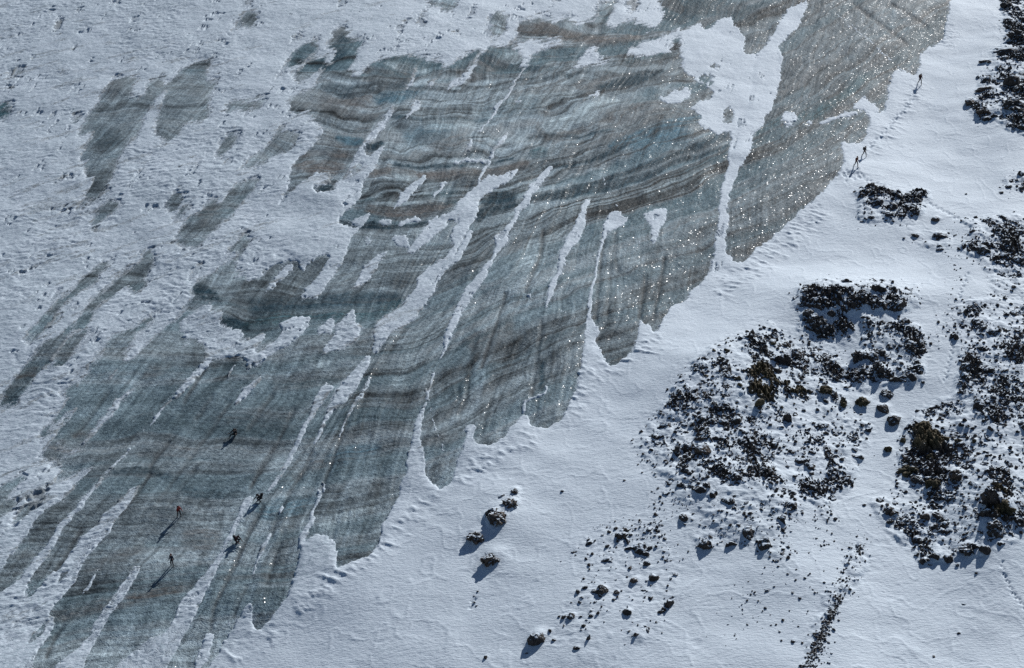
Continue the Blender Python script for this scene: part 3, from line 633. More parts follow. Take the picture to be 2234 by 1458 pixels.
# ------------------------------------------------------------ where the boulders sit (drifts have to know)
# x, y (photo plan), diameter in photo pixels, height ratio
NAMED = [(1168, 1402, 42, .8, 'large dark angular boulder alone on the snow at the bottom, casting the longest rock shadow'),
 (1148, 1428, 9, .5, 'small flat dark stone at the tip of the shadow of the large bottom boulder'),
 (1071, 1230, 58, .55, 'broad rough grey-brown boulder with snowy furrows, lowest of the lone group in mid snow'),
 (1036, 1180, 44, .55, 'rounded rough dark boulder, leftmost of the lone group in mid snow'),
 (1086, 1140, 52, .5, 'long ridged brown outcrop in the middle of the lone group on the snow'),
 (1112, 1108, 42, .5, 'furrowed brown outcrop near the top of the lone group on the snow'),
 (1123, 1080, 15, .7, 'small brown outcrop, topmost of the lone group on the snow'),
 (1227, 1076, 8, .8, 'tiny upright stone alone on the open snow between glacier and rubble field'),
 (1060, 1440, 11, .9, 'small pointed dark boulder alone at the bottom edge, left of the large one'),
 (1490, 1136, 22, .7, 'dark wedge-shaped boulder with a snow tail, alone below the rubble field'),
 (1312, 1296, 22, 1., 'biggest black boulder in the sparse stone patch at the bottom'),
 (1295, 1295, 12, .8, 'dark stone touching the left side of the biggest boulder in the sparse patch'),
 (1260, 1296, 13, .9, 'pointed dark stone at the left edge of the sparse stone patch'),
 (1384, 1272, 17, .9, 'dark boulder with a lit brown slab beside it in the sparse stone patch'),
 (1368, 1342, 16, .9, 'dark boulder with a pale top low in the sparse stone patch'),
 (1345, 1298, 12, .8, 'single dark stone right of the biggest boulder in the sparse patch'),
 (1409, 1214, 14, .8, 'dark stone highest and rightmost in the sparse stone patch'),
 (1325, 1197, 11, .9, 'upright oval stone near the top of the sparse stone patch'),
 (1230, 1352, 13, .8, 'reddish black stone, left of a touching pair above the large bottom boulder'),
 (1246, 1351, 15, .9, 'blocky black stone, right of a touching pair above the large bottom boulder'),
 (1289, 1349, 11, .8, 'dark stone some way right of the touching pair above the bottom boulder'),
 (1200, 1382, 10, .9, 'upright dark stone just right of the large bottom boulder'),
 (1209, 1401, 10, .8, 'reddish dark stone right and below the large bottom boulder'),
 (1258, 1419, 13, .6, 'flat dark stones furthest down right of the large bottom boulder'),
 (1375, 1172, 9, .8, 'small dark stone above the sparse patch, below the rubble field'),
 (1343, 1158, 10, .8, 'pale capped stone high up left of the dotted patch'),
 (1430, 1127, 10, .8, 'dark stone left of the wedge-shaped boulder'),
 (1430, 1160, 9, .8, 'dark stone below left of the wedge-shaped boulder'),
 (1450, 1180, 9, .8, 'dark round stone at the top right of the sparse patch'),
 (1362, 1052, 6, .8, 'tiny stone at the left end of the rubble field edge'),
 (1532, 994, 30, .8, 'brown-black boulder with a bright lit rim low in the big rubble field'),
 (1617, 972, 20, .9, 'snow-plastered boulder with one dark face in the big rubble field'),
 (1460, 1060, 11, .9, 'dark round boulder at the lower left of the big rubble field'),
 (1480, 1066, 10, .9, 'dark boulder beside the round one at the lower left of the rubble field'),
 (1528, 1078, 22, .7, 'dark slab, left of a pair at the lower edge of the big rubble field'),
 (1540, 1070, 18, .8, 'dark slab, right of a pair at the lower edge of the big rubble field'),
 (1657, 890, 20, .9, 'dark pointed boulder below the olive patch of the big rubble field'),
 (1763, 694, 24, .8, 'black boulder on the left flank of the knoll'),
 (1815, 690, 20, .8, 'black boulder in the hollow on the front of the knoll'),
 (1714, 760, 16, .8, 'dark boulder left of the knoll foot'),
 (1875, 790, 40, .7, 'large dark boulder with rough top in the middle right rubble'),
 (1917, 818, 26, .9, 'dark boulder below the large rough one in the middle right rubble'),
 (1902, 832, 13, .9, 'dark upright stone left of a bigger one in the middle right rubble'),
 (1988, 832, 18, .8, 'dark boulder at the right rim of the middle right rubble'),
 (1800, 862, 34, .6, 'brown ridged boulder right of the olive patch'),
 (1880, 885, 36, .6, 'olive-brown ridged boulder above the lone snow lane'),
 (1933, 865, 34, .45, 'low snow-streaked boulder at the top of the snow lane'),
 (1925, 898, 26, .7, 'rounded snow-marked boulder, upper of two in the snow lane'),
 (1948, 925, 28, .8, 'rounded snow-marked boulder, lower of two in the snow lane'),
 (1838, 886, 20, .9, 'reddish black boulder left of the olive-brown ridged one'),
 (1937, 987, 16, .9, 'single round dark boulder left of the big olive outcrop'),
 (2024, 962, 78, .4, 'big olive-brown outcrop, clear of snow, right of the snow lane'),
 (1970, 968, 16, .7, 'small brown stone between the round boulder and the big olive outcrop'),
 (2090, 972, 18, .7, 'low brown stone right of the big olive outcrop'),
 (2124, 970, 12, .9, 'dark round stone further right of the big olive outcrop'),
 (1980, 1036, 30, .6, 'reddish brown slab with an orange edge below the olive outcrop'),
 (2000, 1058, 34, .6, 'dark craggy boulder below the slab with the orange edge'),
 (2036, 1066, 28, .7, 'dark craggy boulder at the right end of the ridge below the olive outcrop'),
 (2030, 1010, 22, .8, 'blocky snow-dusted boulder just under the big olive outcrop'),
 (2082, 1050, 30, .9, 'tall brown boulder right of the dark craggy ridge'),
 (2162, 1105, 46, 1.2, 'tall black crag with a thin spike shadow near the right edge'),
 (2190, 1122, 40, .9, 'olive-black crag beside the tall crag near the right edge'),
 (2170, 1160, 34, .8, 'dark jagged foot rock below the tall crag near the right edge'),
 (2046, 1092, 14, .8, 'dark stone below the craggy ridge on the right'),
 (2033, 1100, 12, .8, 'smaller dark stone left below the craggy ridge on the right'),
 (2045, 1135, 22, .8, 'dark lit-edged boulder in the lower right cluster'),
 (2018, 1138, 20, .8, 'brown boulder left of the lit-edged one in the lower right cluster'),
 (2036, 1155, 18, .9, 'black wedge below the lit-edged one in the lower right cluster'),
 (2001, 1170, 15, .8, 'dark oval boulder at the left of the lower right cluster'),
 (2040, 1224, 16, .8, 'dark stone, right of two at the foot of the lower right cluster'),
 (2012, 1232, 15, .7, 'dark stone, left of two at the foot of the lower right cluster'),
 (2112, 1205, 30, .7, 'craggy black rock low in the lower right cluster'),
 (2148, 1208, 22, .9, 'black wedge rock at the lower right of the cluster'),
 (2088, 1238, 10, .8, 'small dark stone under the craggy black rock lower right'),
 (2130, 1255, 9, .9, 'small upright dark stone lowest below the lower right cluster'),
 (1943, 1125, 24, .7, 'brown knobbly rock in the strip left of the lower right cluster'),
 (1920, 1098, 14, .8, 'dark stone at the top of the strip left of the lower right cluster'),
 (1940, 1145, 14, .8, 'dark stone low in the strip left of the lower right cluster'),
 (1745, 1310, 8, .8, 'small dark stone alone left of the debris streak'),
 (1730, 1404, 12, .6, 'dark leaning stone left of the debris streak near the bottom'),
 (1854, 1292, 9, .8, 'dark stone right beside the debris streak'),
 (2091, 1387, 7, .8, 'tiny dark stone alone on the snow at the lower right'),
 (2102, 1322, 8, .5, 'flat tiny stone on the snow at the lower right'),
 (2036, 1437, 7, .6, 'tiny brown stone near the bottom at the lower right'),
 (1885, 1106, 8, .8, 'lone small dark stone left of the strip of brown rocks'),
 (1898, 1128, 7, .6, 'lone flat stone left of the strip of brown rocks'),
 (1708, 1204, 9, .9, 'small dark stone at the end of a short stone row below the rubble'),
 (2041, 483, 16, .7, 'smooth brown boulder alone, pointed to the right, below the upper rock cluster'),
 (1998, 518, 18, .4, 'low flat boulder, left of three in a row below the upper cluster'),
 (2050, 520, 22, .7, 'dark boulder with a snow band, right of three in a row below the upper cluster'),
 (2050, 548, 14, .5, 'low dark stone under the boulder with a snow band'),
 (1899, 415, 20, .7, 'dark rough rock at the top left of the upper rock cluster'),
 (1879, 436, 15, .8, 'dark rock at the left end of the upper rock cluster'),
 (1913, 448, 24, .7, 'dark domed rock in the upper rock cluster'),
 (1945, 458, 22, .7, 'dark rock in the middle of the upper rock cluster'),
 (1980, 437, 22, .7, 'dark knobbly rock at the upper right of the upper cluster'),
 (1995, 470, 24, .6, 'rough lit rock at the lower right of the upper cluster'),
 (1900, 482, 16, .5, 'flat dark rock at the bottom left of the upper cluster'),
 (2107, 427, 6, .7, 'tiny dark stone alone on the snow above the right rubble'),
 (2200, 412, 14, .6, 'low dark stone at the right edge, upper of the small group'),
 (2184, 424, 12, .5, 'low dark stone at the right edge, left of the small group'),
 (2206, 190, 34, 1., 'large dark block near the upper right edge'),
 (2118, 230, 26, .5, 'smooth grey boulder with a dark foot, leftmost of the upper right rocks'),
 (2145, 252, 36, .6, 'craggy dark rock right of the smooth grey boulder'),
 (2150, 200, 40, .3, 'long thin dark ledge of rock pointing left at the upper right'),
 (2150, 138, 20, .3, 'thin short ledge of rock, upper of two at the upper right'),
 (2210, 240, 40, .6, 'broad dark crag at the right edge above the rippled snow'),
 (2215, 90, 40, .7, 'broad black crag at the right edge near the top'),
 (2200, 120, 44, .35, 'long black ledge at the right edge near the top'),
 (2195, 20, 26, .7, 'dark crag in the top right corner'),
 (2112, 730, 0, 0, '')]
NAMED = [n for n in NAMED if n[2] > 0]
rocks = []                                # px, py, x, y, z, radius m, hratio, label, region
for n in NAMED:
    x, y, z = hit(n[0], n[1])
    dist = math.sqrt(x * x + y * y + (CAM_H - z) ** 2)
    rocks.append([n[0], n[1], x, y, z, n[2] * (1.0 if n[2] > 30 else 1.15 if n[2] > 13 else 1.0) * dist / FPX / 2, n[3], n[4], None])
REG = [(1875, 410, 2030, 490, 7, 'dark rock at the %s of the small upper rock cluster'),
       (1735, 620, 2035, 860, 29, 'dark rock at the %s of the central rubble knoll'),
       (1395, 715, 1735, 900, 28, 'dark rock at the %s of the olive-stained upper rubble'),
       (1735, 860, 1960, 1100, 19, 'dark rock at the %s of the rubble beside the snow lane'),
       (1400, 900, 1735, 1190, 28, 'dark rock at the %s of the lower left rubble'),
       (2060, 490, 2250, 880, 28, 'dark rock at the %s of the right edge rubble'),
       (1960, 900, 2250, 1240, 16, 'dark rock at the %s of the lower right rubble'),
       (2110, 0, 2250, 300, 8, 'dark rock at the %s of the corner rubble'),
       (1200, 1150, 1480, 1400, 21, 'dark stone at the %s of the sparse dotted patch')]
rr_ = random.Random(11)
for ri, (x0, y0, x1, y1, n, lab) in enumerate(REG):
    k = tries = 0
    while k < n and tries < 8000:
        tries += 1
        px, py = rr_.uniform(x0, x1), rr_.uniform(y0, y1)
        d = float(samp(D, np.array([px]), np.array([py]))[0])
        if rr_.random() > d * 1.6 or d < .08: continue
        small = ri == 8
        size = rr_.uniform(4.5, 8) if small else 6.5 + 8 * rr_.random() ** 2
        if any((px - r[0]) ** 2 + (py - r[1]) ** 2 < (size * .55 + r[5] * 15 * .8) ** 2 for r in rocks): continue
        x, y, z = hit(px, py)
        dist = math.sqrt(x * x + y * y + (CAM_H - z) ** 2)
        tx, ty = (px - x0) / (x1 - x0), (py - y0) / (y1 - y0)
        wy = 'top' if ty < .2 else 'upper part' if ty < .4 else 'middle' if ty < .6 else 'lower part' if ty < .8 else 'bottom'
        wx = 'left' if tx < .2 else 'centre left' if tx < .4 else 'centre' if tx < .6 else 'centre right' if tx < .8 else 'right'
        wx = '' if (wy == 'middle' and wx == 'centre') else ' ' + wx
        sz = ('tiny', 'small', 'larger')[0 if size < 6 else 1 if size < 8 else 2] if small else ('small', 'mid-sized', 'large')[0 if size < 8.3 else 1 if size < 12 else 2]
        rocks.append([px, py, x, y, z, size * dist / FPX / 2, rr_.uniform(.55, 1.), sz + ' ' + lab % (wy + wx), 'boulders of ' + lab.split('%s')[1].strip()[3:]])
        k += 1
# drifts heaped against the boulders, mostly on the wind and sun side
for r in rocks:
    x, y, rad = r[2], r[3], r[5]
    i0, i1 = np.searchsorted(X, [x - 3.5 * rad, x + 4.5 * rad]); j0, j1 = np.searchsorted(Y, [y - 3.5 * rad, y + 5.5 * rad])
    if i1 <= i0 or j1 <= j0: continue
    gx = GX[j0:j1, i0:i1]; gy = GY[j0:j1, i0:i1]
    dx = gx - x; dy = gy - y
    al = dx * sx_ + dy * sy_; ac = dx * sy_ - dy * sx_
    g = np.exp(-((al - .75 * rad) / (1.0 * rad)) ** 2 - (ac / (.85 * rad)) ** 2)
    w = np.exp(-((al + 1.5 * rad) / (.8 * rad)) ** 2 - (ac / (.8 * rad)) ** 2)
    ZS[j0:j1, i0:i1] += (.5 * rad * r[6] * g - .10 * rad * w).astype(f32)
# ------------------------------------------------------------ materials
def mat(name):
    m = bpy.data.materials.new(name); m.use_nodes = True
    return m, m.node_tree.nodes, m.node_tree.links, m.node_tree.nodes['Principled BSDF']
def noise(N, L, vec, scale, detail=3, rough=.55, dist=0):
    n = N.new('ShaderNodeTexNoise'); n.inputs['Scale'].default_value = scale; n.inputs['Detail'].default_value = detail
    n.inputs['Roughness'].default_value = rough; n.inputs['Distortion'].default_value = dist
    if vec is not None: L.new(vec, n.inputs['Vector'])
    return n.outputs['Fac']
def ramp(N, L, fac, a, b, ca=(0, 0, 0, 1), cb=(1, 1, 1, 1)):
    r = N.new('ShaderNodeValToRGB'); r.color_ramp.elements[0].position = a; r.color_ramp.elements[1].position = b
    r.color_ramp.elements[0].color = ca; r.color_ramp.elements[1].color = cb; L.new(fac, r.inputs[0]); return r.outputs[0]
def mixc(N, L, fac, a, b, mode='MIX'):
    m = N.new('ShaderNodeMix'); m.data_type = 'RGBA'; m.blend_type = mode
    for s, v in ((m.inputs[0], fac), (m.inputs[6], a), (m.inputs[7], b)):
        if isinstance(v, (int, float)): s.default_value = v
        elif isinstance(v, tuple): s.default_value = v
        else: L.new(v, s)
    return m.outputs[2]
def math_(N, L, op, a, b=None):
    m = N.new('ShaderNodeMath'); m.operation = op
    for s, v in ((m.inputs[0], a), (m.inputs[1], b)):
        if v is None: continue
        if isinstance(v, (int, float)): s.default_value = v
        else: L.new(v, s)
    return m.outputs[0]
def bump(N, L, h, dist, strength=1, normal=None):
    b = N.new('ShaderNodeBump'); b.inputs['Distance'].default_value = dist; b.inputs['Strength'].default_value = strength
    L.new(h, b.inputs['Height'])
    if normal is not None: L.new(normal, b.inputs['Normal'])
    return b.outputs[0]
def attr(N, name, out='Color'):
    a = N.new('ShaderNodeAttribute'); a.attribute_name = name; return a.outputs[out]
SNOWC = (.70, .80, .875, 1)
def coords(N):
    return N.new('ShaderNodeTexCoord').outputs['Object']
def mapped(N, L, vec, sc=(1, 1, 1), rot=0):
    m = N.new('ShaderNodeMapping'); m.inputs['Scale'].default_value = sc; m.inputs['Rotation'].default_value = (0, 0, rot)
    L.new(vec, m.inputs[0]); return m.outputs[0]

m_snow, N, L, B = mat('snow')
c = coords(N)
thin = attr(N, 'thin', 'Fac')
n1 = noise(N, L, c, .12, 4); n2 = noise(N, L, c, 3.5, 3)
col = mixc(N, L, ramp(N, L, n1, .35, .7), (.665, .765, .85, 1), SNOWC)
col = mixc(N, L, attr(N, 'crust_shade', 'Fac'), col, (.40, .50, .565, 1))
col = mixc(N, L, ramp(N, L, n2, .3, .75), col, (.73, .81, .90, 1))
veil = ramp(N, L, math_(N, L, 'ADD', noise(N, L, mapped(N, L, c, (1.2, 1.0, 1), 0), 3.4, 5, .75), thin), .80, 1.0)
col = mixc(N, L, math_(N, L, 'MULTIPLY', veil, .8), col, (.20, .225, .235, 1))
L.new(col, B.inputs['Base Color']); B.inputs['Roughness'].default_value = .75
B.inputs['Specular IOR Level'].default_value = .25
b1 = bump(N, L, noise(N, L, mapped(N, L, c, (1.3, 2.8, 1), R(14)), 1.6, 5, .65), .14, .7)
b2 = bump(N, L, noise(N, L, c, 7, 3, .6), .03, .5, b1)
L.new(b2, B.inputs['Normal'])

m_ice, N, L, B = mat('glacier_ice')
c = coords(N)
base = attr(N, 'tint'); fac = attr(N, 'dust', 'Fac')
uv = N.new('ShaderNodeUVMap'); uv.uv_map = 'flow'
fl = mapped(N, L, uv.outputs[0], (1, 1, 1))
nf = noise(N, L, c, 2.6, 6, .78); ng = noise(N, L, mapped(N, L, uv.outputs[0], (2.6, .5, 1)), 1.0, 6, .72)
nh = noise(N, L, mapped(N, L, uv.outputs[0], (.5, 5.0, 1)), 1.0, 5, .7, .4)
col = mixc(N, L, 1.0, base, ramp(N, L, nf, .25, .75, (.58, .58, .58, 1), (1.42, 1.42, 1.42, 1)), 'MULTIPLY')
col = mixc(N, L, 1.0, col, ramp(N, L, ng, .28, .72, (.56, .57, .58, 1), (1.46, 1.45, 1.44, 1)), 'MULTIPLY')
col = mixc(N, L, 1.0, col, ramp(N, L, nh, .25, .75, (.72, .73, .74, 1), (1.28, 1.27, 1.26, 1)), 'MULTIPLY')
fine = noise(N, L, c, 4.5, 4, .75)
dsum = math_(N, L, 'ADD', fine, fac)
dm = ramp(N, L, dsum, .82, .96)
dmf = math_(N, L, 'MULTIPLY', dm, .75)
col = mixc(N, L, dmf, col, (.6, .68, .76, 1))
L.new(col, B.inputs['Base Color'])
ro = ramp(N, L, noise(N, L, c, .35, 3), .3, .7, (.45, .45, .45, 1), (.60, .60, .60, 1))
ro = mixc(N, L, dm, ro, (.8, .8, .8, 1))
L.new(ro, B.inputs['Roughness']); B.inputs['IOR'].default_value = 1.31
B.inputs['Specular IOR Level'].default_value = .06
v = N.new('ShaderNodeTexVoronoi'); v.inputs['Scale'].default_value = 7.5; L.new(c, v.inputs['Vector'])
vm = N.new('ShaderNodeVectorMath'); vm.operation = 'SUBTRACT'; L.new(v.outputs['Color'], vm.inputs[0]); vm.inputs[1].default_value = (.5, .5, .5)
vs = N.new('ShaderNodeVectorMath'); vs.operation = 'MULTIPLY'; L.new(vm.outputs[0], vs.inputs[0]); vs.inputs[1].default_value = (FACET, FACET, 0)
b1 = bump(N, L, noise(N, L, c, 2.4, 3, .55), BMP, 1)
b2 = bump(N, L, v.outputs['Distance'], BMP * .4, .9, b1)
b3 = bump(N, L, noise(N, L, mapped(N, L, uv.outputs[0], (2.6, .9, 1)), 1.0, 3, .6), BMP * .7, .6, b2)
va = N.new('ShaderNodeVectorMath'); va.operation = 'ADD'; gn = N.new('ShaderNodeNewGeometry'); L.new(gn.outputs['Normal'], va.inputs[0]); L.new(vs.outputs[0], va.inputs[1])
vn_ = N.new('ShaderNodeVectorMath'); vn_.operation = 'NORMALIZE'; L.new(va.outputs[0], vn_.inputs[0])
L.new(b3, B.inputs['Normal']); L.new(vn_.outputs[0], B.inputs['Coat Normal'])
B.inputs['Coat Roughness'].default_value = .12; B.inputs['Coat IOR'].default_value = 1.31
cw = math_(N, L, 'MULTIPLY', ramp(N, L, noise(N, L, c, .5, 4, .6), .42, .64, (.02, .02, .02, 1), (1, 1, 1, 1)), math_(N, L, 'SUBTRACT', 1.0, dm))
L.new(math_(N, L, 'MULTIPLY', cw, COATW), B.inputs['Coat Weight'])

def rock_mat(name, ca, cb, snowlo, snowhi):
    m, N, L, B = mat(name)
    c = coords(N); g = N.new('ShaderNodeNewGeometry')
    oi = N.new('ShaderNodeObjectInfo')
    n = noise(N, L, c, 2.5, 5, .65); n5 = noise(N, L, g.outputs['Position'], 1.8, 5, .75)
    col = mixc(N, L, ramp(N, L, n, .3, .7), ca, cb)
    col = mixc(N, L, math_(N, L, 'MULTIPLY', attr(N, 'olive', 'Fac'), .85), col, (.115, .09, .045, 1))
    sx = N.new('ShaderNodeSeparateXYZ'); L.new(g.outputs['Normal'], sx.inputs[0])
    up = math_(N, L, 'ADD', sx.outputs['Z'], math_(N, L, 'MULTIPLY', sx.outputs['Y'], .45))
    up = math_(N, L, 'ADD', up, math_(N, L, 'MULTIPLY', math_(N, L, 'SUBTRACT', n5, .5), 2.4))
    up = math_(N, L, 'SUBTRACT', up, math_(N, L, 'MULTIPLY', attr(N, 'olive', 'Fac'), .7))
    sm = ramp(N, L, up, snowlo, snowhi)
    col = mixc(N, L, sm, col, (.70, .79, .88, 1))
    L.new(col, B.inputs['Base Color']); B.inputs['Roughness'].default_value = .85
    B.inputs['Specular IOR Level'].default_value = .3
    L.new(bump(N, L, noise(N, L, c, 6, 5, .7), .08, .8), B.inputs['Normal'])
    return m
m_rub = rock_mat('rubble_rock', (.030, .025, .024, 1), (.085, .070, .060, 1), .66, .82)
m_rock = rock_mat('boulder_rock', (.026, .023, .023, 1), (.085, .072, .065, 1), .88, .97)
m_brown = rock_mat('brown_rock', (.055, .042, .034, 1), (.13, .10, .08, 1), .88, .98)
m_olive = rock_mat('olive_rock', (.045, .038, .022, 1), (.11, .09, .05, 1), 1.15, 1.22)

# ------------------------------------------------------------ ground sheets
def sheet(name, ZZ, keep, m, attrs={}, uvs=None, smooth=True):
    q = keep[:-1, :-1] | keep[1:, :-1] | keep[:-1, 1:] | keep[1:, 1:]
    jj, ii = np.nonzero(q)
    a = jj * NX + ii
    quads = np.stack([a, a + 1, a + NX + 1, a + NX], 1)
    used = np.zeros(NX * NY, bool); used[quads.ravel()] = True
    idx = np.cumsum(used) - 1
    quads = idx[quads].astype(np.int32)
    co = np.stack([GX.ravel()[used], GY.ravel()[used], ZZ.astype(f32).ravel()[used]], 1)
    me = bpy.data.meshes.new(name)
    me.vertices.add(len(co)); me.vertices.foreach_set('co', co.ravel())
    nq = len(quads)
    me.loops.add(nq * 4); me.loops.foreach_set('vertex_index', quads.ravel())
    me.polygons.add(nq); me.polygons.foreach_set('loop_start', np.arange(0, nq * 4, 4, dtype=np.int32))
    me.update(calc_edges=True)
    me.polygons.foreach_set('use_smooth', np.full(nq, smooth))
    for k, v in attrs.items():
        if v.ndim == 3:
            at = me.attributes.new(k, 'FLOAT_COLOR', 'POINT'); at.data.foreach_set('color', np.concatenate([v.reshape(-1, 3)[used], np.ones((used.sum(), 1), f32)], 1).astype(f32).ravel())
        else:
            at = me.attributes.new(k, 'FLOAT', 'POINT'); at.data.foreach_set('value', v.astype(f32).ravel()[used])
    if uvs is not None:
        ul = me.uv_layers.new(name='flow')
        uvv = np.stack([uvs[0].ravel()[used], uvs[1].ravel()[used]], 1).astype(f32)[quads.ravel()]
        ul.data.foreach_set('uv', uvv.ravel())
    me.materials.append(m)
    me.update()
    o = bpy.data.objects.new(name, me); scene.collection.objects.link(o)
    print(name, len(co), nq)
    return tag(o, kind='structure')

inice = samp(M16, PX, PY) > .03
# ice colour: foliation bands, grit, blue lenses, dirty and shaded grooves
v1 = fbm(Vw * .25, Uw * .006, 101, 3, .6); v2 = fbm(Vw * .8 + 20, Uw * .014, 102, 3, .6); v3 = fbm(Vw * 2.4, Uw * .022, 107, 4, .7)
b3_ = fbm(GX / 6, GY / 9, 103, 3); st_ = fbm(Uw * .8, W * .05, 104, 3, .6); st2 = fbm(Uw * 2.2, W * .09, 108, 2)
def C3(r, g, b): return np.array((r, g, b), f32)
str_w = .55 + .45 * sstep(560, 420, PY) * sstep(500, 700, PX)
str_w = str_w * (1 - .35 * sstep(1500, 1750, PX))
lum = .26 * (1 + str_w * (.42 * v1 + .62 * v2 + .62 * v3) + (.26 * st_ + .16 * st2) * (.7 + .7 * b3_) + .20 * fbm(Uw * .35, W * .03, 110, 2) * sstep(450, 700, PY) + .18 * b3_ + .10 * fbm(GX / 1.4, GY / 2, 109, 4, .7))
lum = lum * (1 - .42 * str_w * np.exp(-((v2 + .12 * v3 - .10) / .05) ** 2) * sstep(-.3, .2, b3_ + v1)) * (1 - .25 * np.exp(-((st_ - .15) / .05) ** 2))
lum = lum + .12 * np.exp(-((v2 - .3 * v1 + .28) / .07) ** 2) * str_w
lum = lum * (1 - .26 * sstep(1150, 1550, PX))
col = np.clip(lum, .05, .5)[..., None] * C3(.81, 1.0, 1.095)
k = (sstep(.15, .7, v3 * .6 + v1 * .5 + .3 * b3_) * (.15 + .35 * str_w))[..., None]; col = col * (1 - k) + C3(.135, .130, .124) * k
k = (sstep(.05, .6, -v1 + .6 * v2 + .3 * b3_) * .75 * str_w)[..., None]; col = col * (1 - k) + C3(.100, .178, .212) * k
cm = samp(COLM, PX + 4 * v2 + 4 * b3_, PY + 4.5 * fbm(Uw * .3, Vw * .3, 106, 4, .65))
ka = (np.clip(cm[..., 3] * (1 + .8 * v3 + .3 * spk), 0, 1))[..., None]
col = col * (1 - ka) + cm[..., :3] * ka * (1.15 + .5 * v3 + .3 * st2)[..., None]
kk = (.62 * grv * (.7 + .5 * st_).clip(0, 1.3))[..., None]; col = col * (1 - kk) + C3(.07, .07, .07) * kk  # grooves darkened by dirt and by shade painted into the colour
lm = np.clip(col.mean(-1, keepdims=True), .02, 1)
col = col * (lm / .21) ** .38 * ICE_GAIN
dust = np.clip(.14 + (.16 + .10 * ragg) * (SB + .7) + (.10 + .14 * ragg) * (S0 + .7) + .10 * strk + .08 * spk, -.2, .6)
sheet('glacier_ice', ZI, inice & (ZI > ZS - .09), m_ice, {'tint': col.astype(f32), 'dust': dust}, (Uw, Vw))
ol = samp(OL, PX + 6 * wb, PY)
zm_ok = rsel & (ZM > ZS - .10)
sheet('moraine_ground', ZM, zm_ok, m_rub, {'olive': ol}, smooth=False)
inner = (np.abs(GX) < 117) & (GY > 119) & (GY < 390)
thin = np.clip(sstep(.9, -.3, S0) * (.25 + .30 * ragg) + wisp * .38, 0, .6) * sstep(.02, .3, onice)
crust_shade = np.clip(onice * (.45 + .40 * left) + .25 * fbm(GX / 3, GY / 5, 97, 3) * onice + .4 * spk * onice - .1, 0, 1) * sstep(1750, 1250, PX)  # greyer thin crust, plus painted-in shade of ripples and the turned-away slope
sheet('snow', ZS, (~inner) | (ZS > np.where(inice, ZI, -9) - .05), m_snow, {'crust_shade': crust_shade, 'thin': thin})

# ------------------------------------------------------------ boulders
def boulder_mesh(seed, sub, furrow=0., flat=1.):
    r = random.Random(seed)
    bm = bmesh.new(); bmesh.ops.create_icosphere(bm, subdivisions=sub, radius=1)
    co = np.array([v.co[:] for v in bm.verts])
    planes = [(np.array(Vector((r.gauss(0, 1), r.gauss(0, 1), r.gauss(0, .8))).normalized()), r.uniform(.55, .9)) for _ in range(9)]
    for n, d in planes:
        k = co @ n; ex = np.maximum(k - d, 0); co -= n[None] * ex[:, None] * .92
    o = r.uniform(0, 90)
    nn = fbm(co[:, 0] * 1.6 + o, co[:, 1] * 1.6 + co[:, 2] * 1.1 - o, seed, 4, .6)
    n2 = fbm(co[:, 0] * 5 + o, co[:, 1] * 5 + co[:, 2] * 4 + o, seed + 5, 2)
    nrm = co / np.linalg.norm(co, axis=1)[:, None]
    dsp = (.26 * nn + .13 * n2) if furrow else (.14 * nn + .07 * n2)
    if furrow:
        dsp = dsp - furrow * np.maximum(0, np.cos(co[:, 0] * 9 + 2.2 * nn + co[:, 2] * 2)) ** 3
    co = co + nrm * dsp[:, None]
    co[:, 0] *= r.uniform(.9, 1.25); co[:, 2] *= flat
    for v, c in zip(bm.verts, co): v.co = c
    me = bpy.data.meshes.new('boulder'); bm.to_mesh(me); bm.free()
    for p in me.polygons: p.use_smooth = False
    return me
protos = [boulder_mesh(200 + i, 3) for i in range(9)]
fprotos = [boulder_mesh(300 + i, 4, .28) for i in range(4)]
big = boulder_mesh(401, 4, 0.0)
rb = random.Random(5)
for r in rocks:
    px, py, x, y, z, rad, hr, lab, group = r
    furrow = any(w in lab for w in ('furrow', 'ridged', 'rough', 'crag', 'outcrop', 'knobbly', 'streaked'))
    me = (big if 'long' in lab and 'angular' in lab else rb.choice(fprotos if furrow else protos)).copy()
    me.materials.clear()
    me.materials.append(m_olive if 'olive' in lab else m_brown if ('brown' in lab or 'grey' in lab or 'reddish' in lab or rb.random() < .12) else m_rock)
    o = bpy.data.objects.new('boulder', me)
    zz = max(zat(x, y, ZS), zat(x, y, ZM) if group else -9)
    o.location = (x, y, zz - (.18 if group else .10) * rad)
    rz = rb.uniform(0, 6.28)
    o.rotation_euler = (rb.uniform(-.25, .25), rb.uniform(-.25, .25), rz)
    o.scale = (rad, rad * rb.uniform(.8, 1.05), rad * hr * 1.05)
    if 'ledge' in lab: o.rotation_euler = (0, 0, R(8)); o.scale = (rad * 1.3, rad * .45, rad * hr)
    if group: o.scale.z = rad * hr * .9; o.location.z -= .12 * rad
    tag(o, lab, 'boulder', group)
    scene.collection.objects.link(o)
print('boulders', len(rocks))

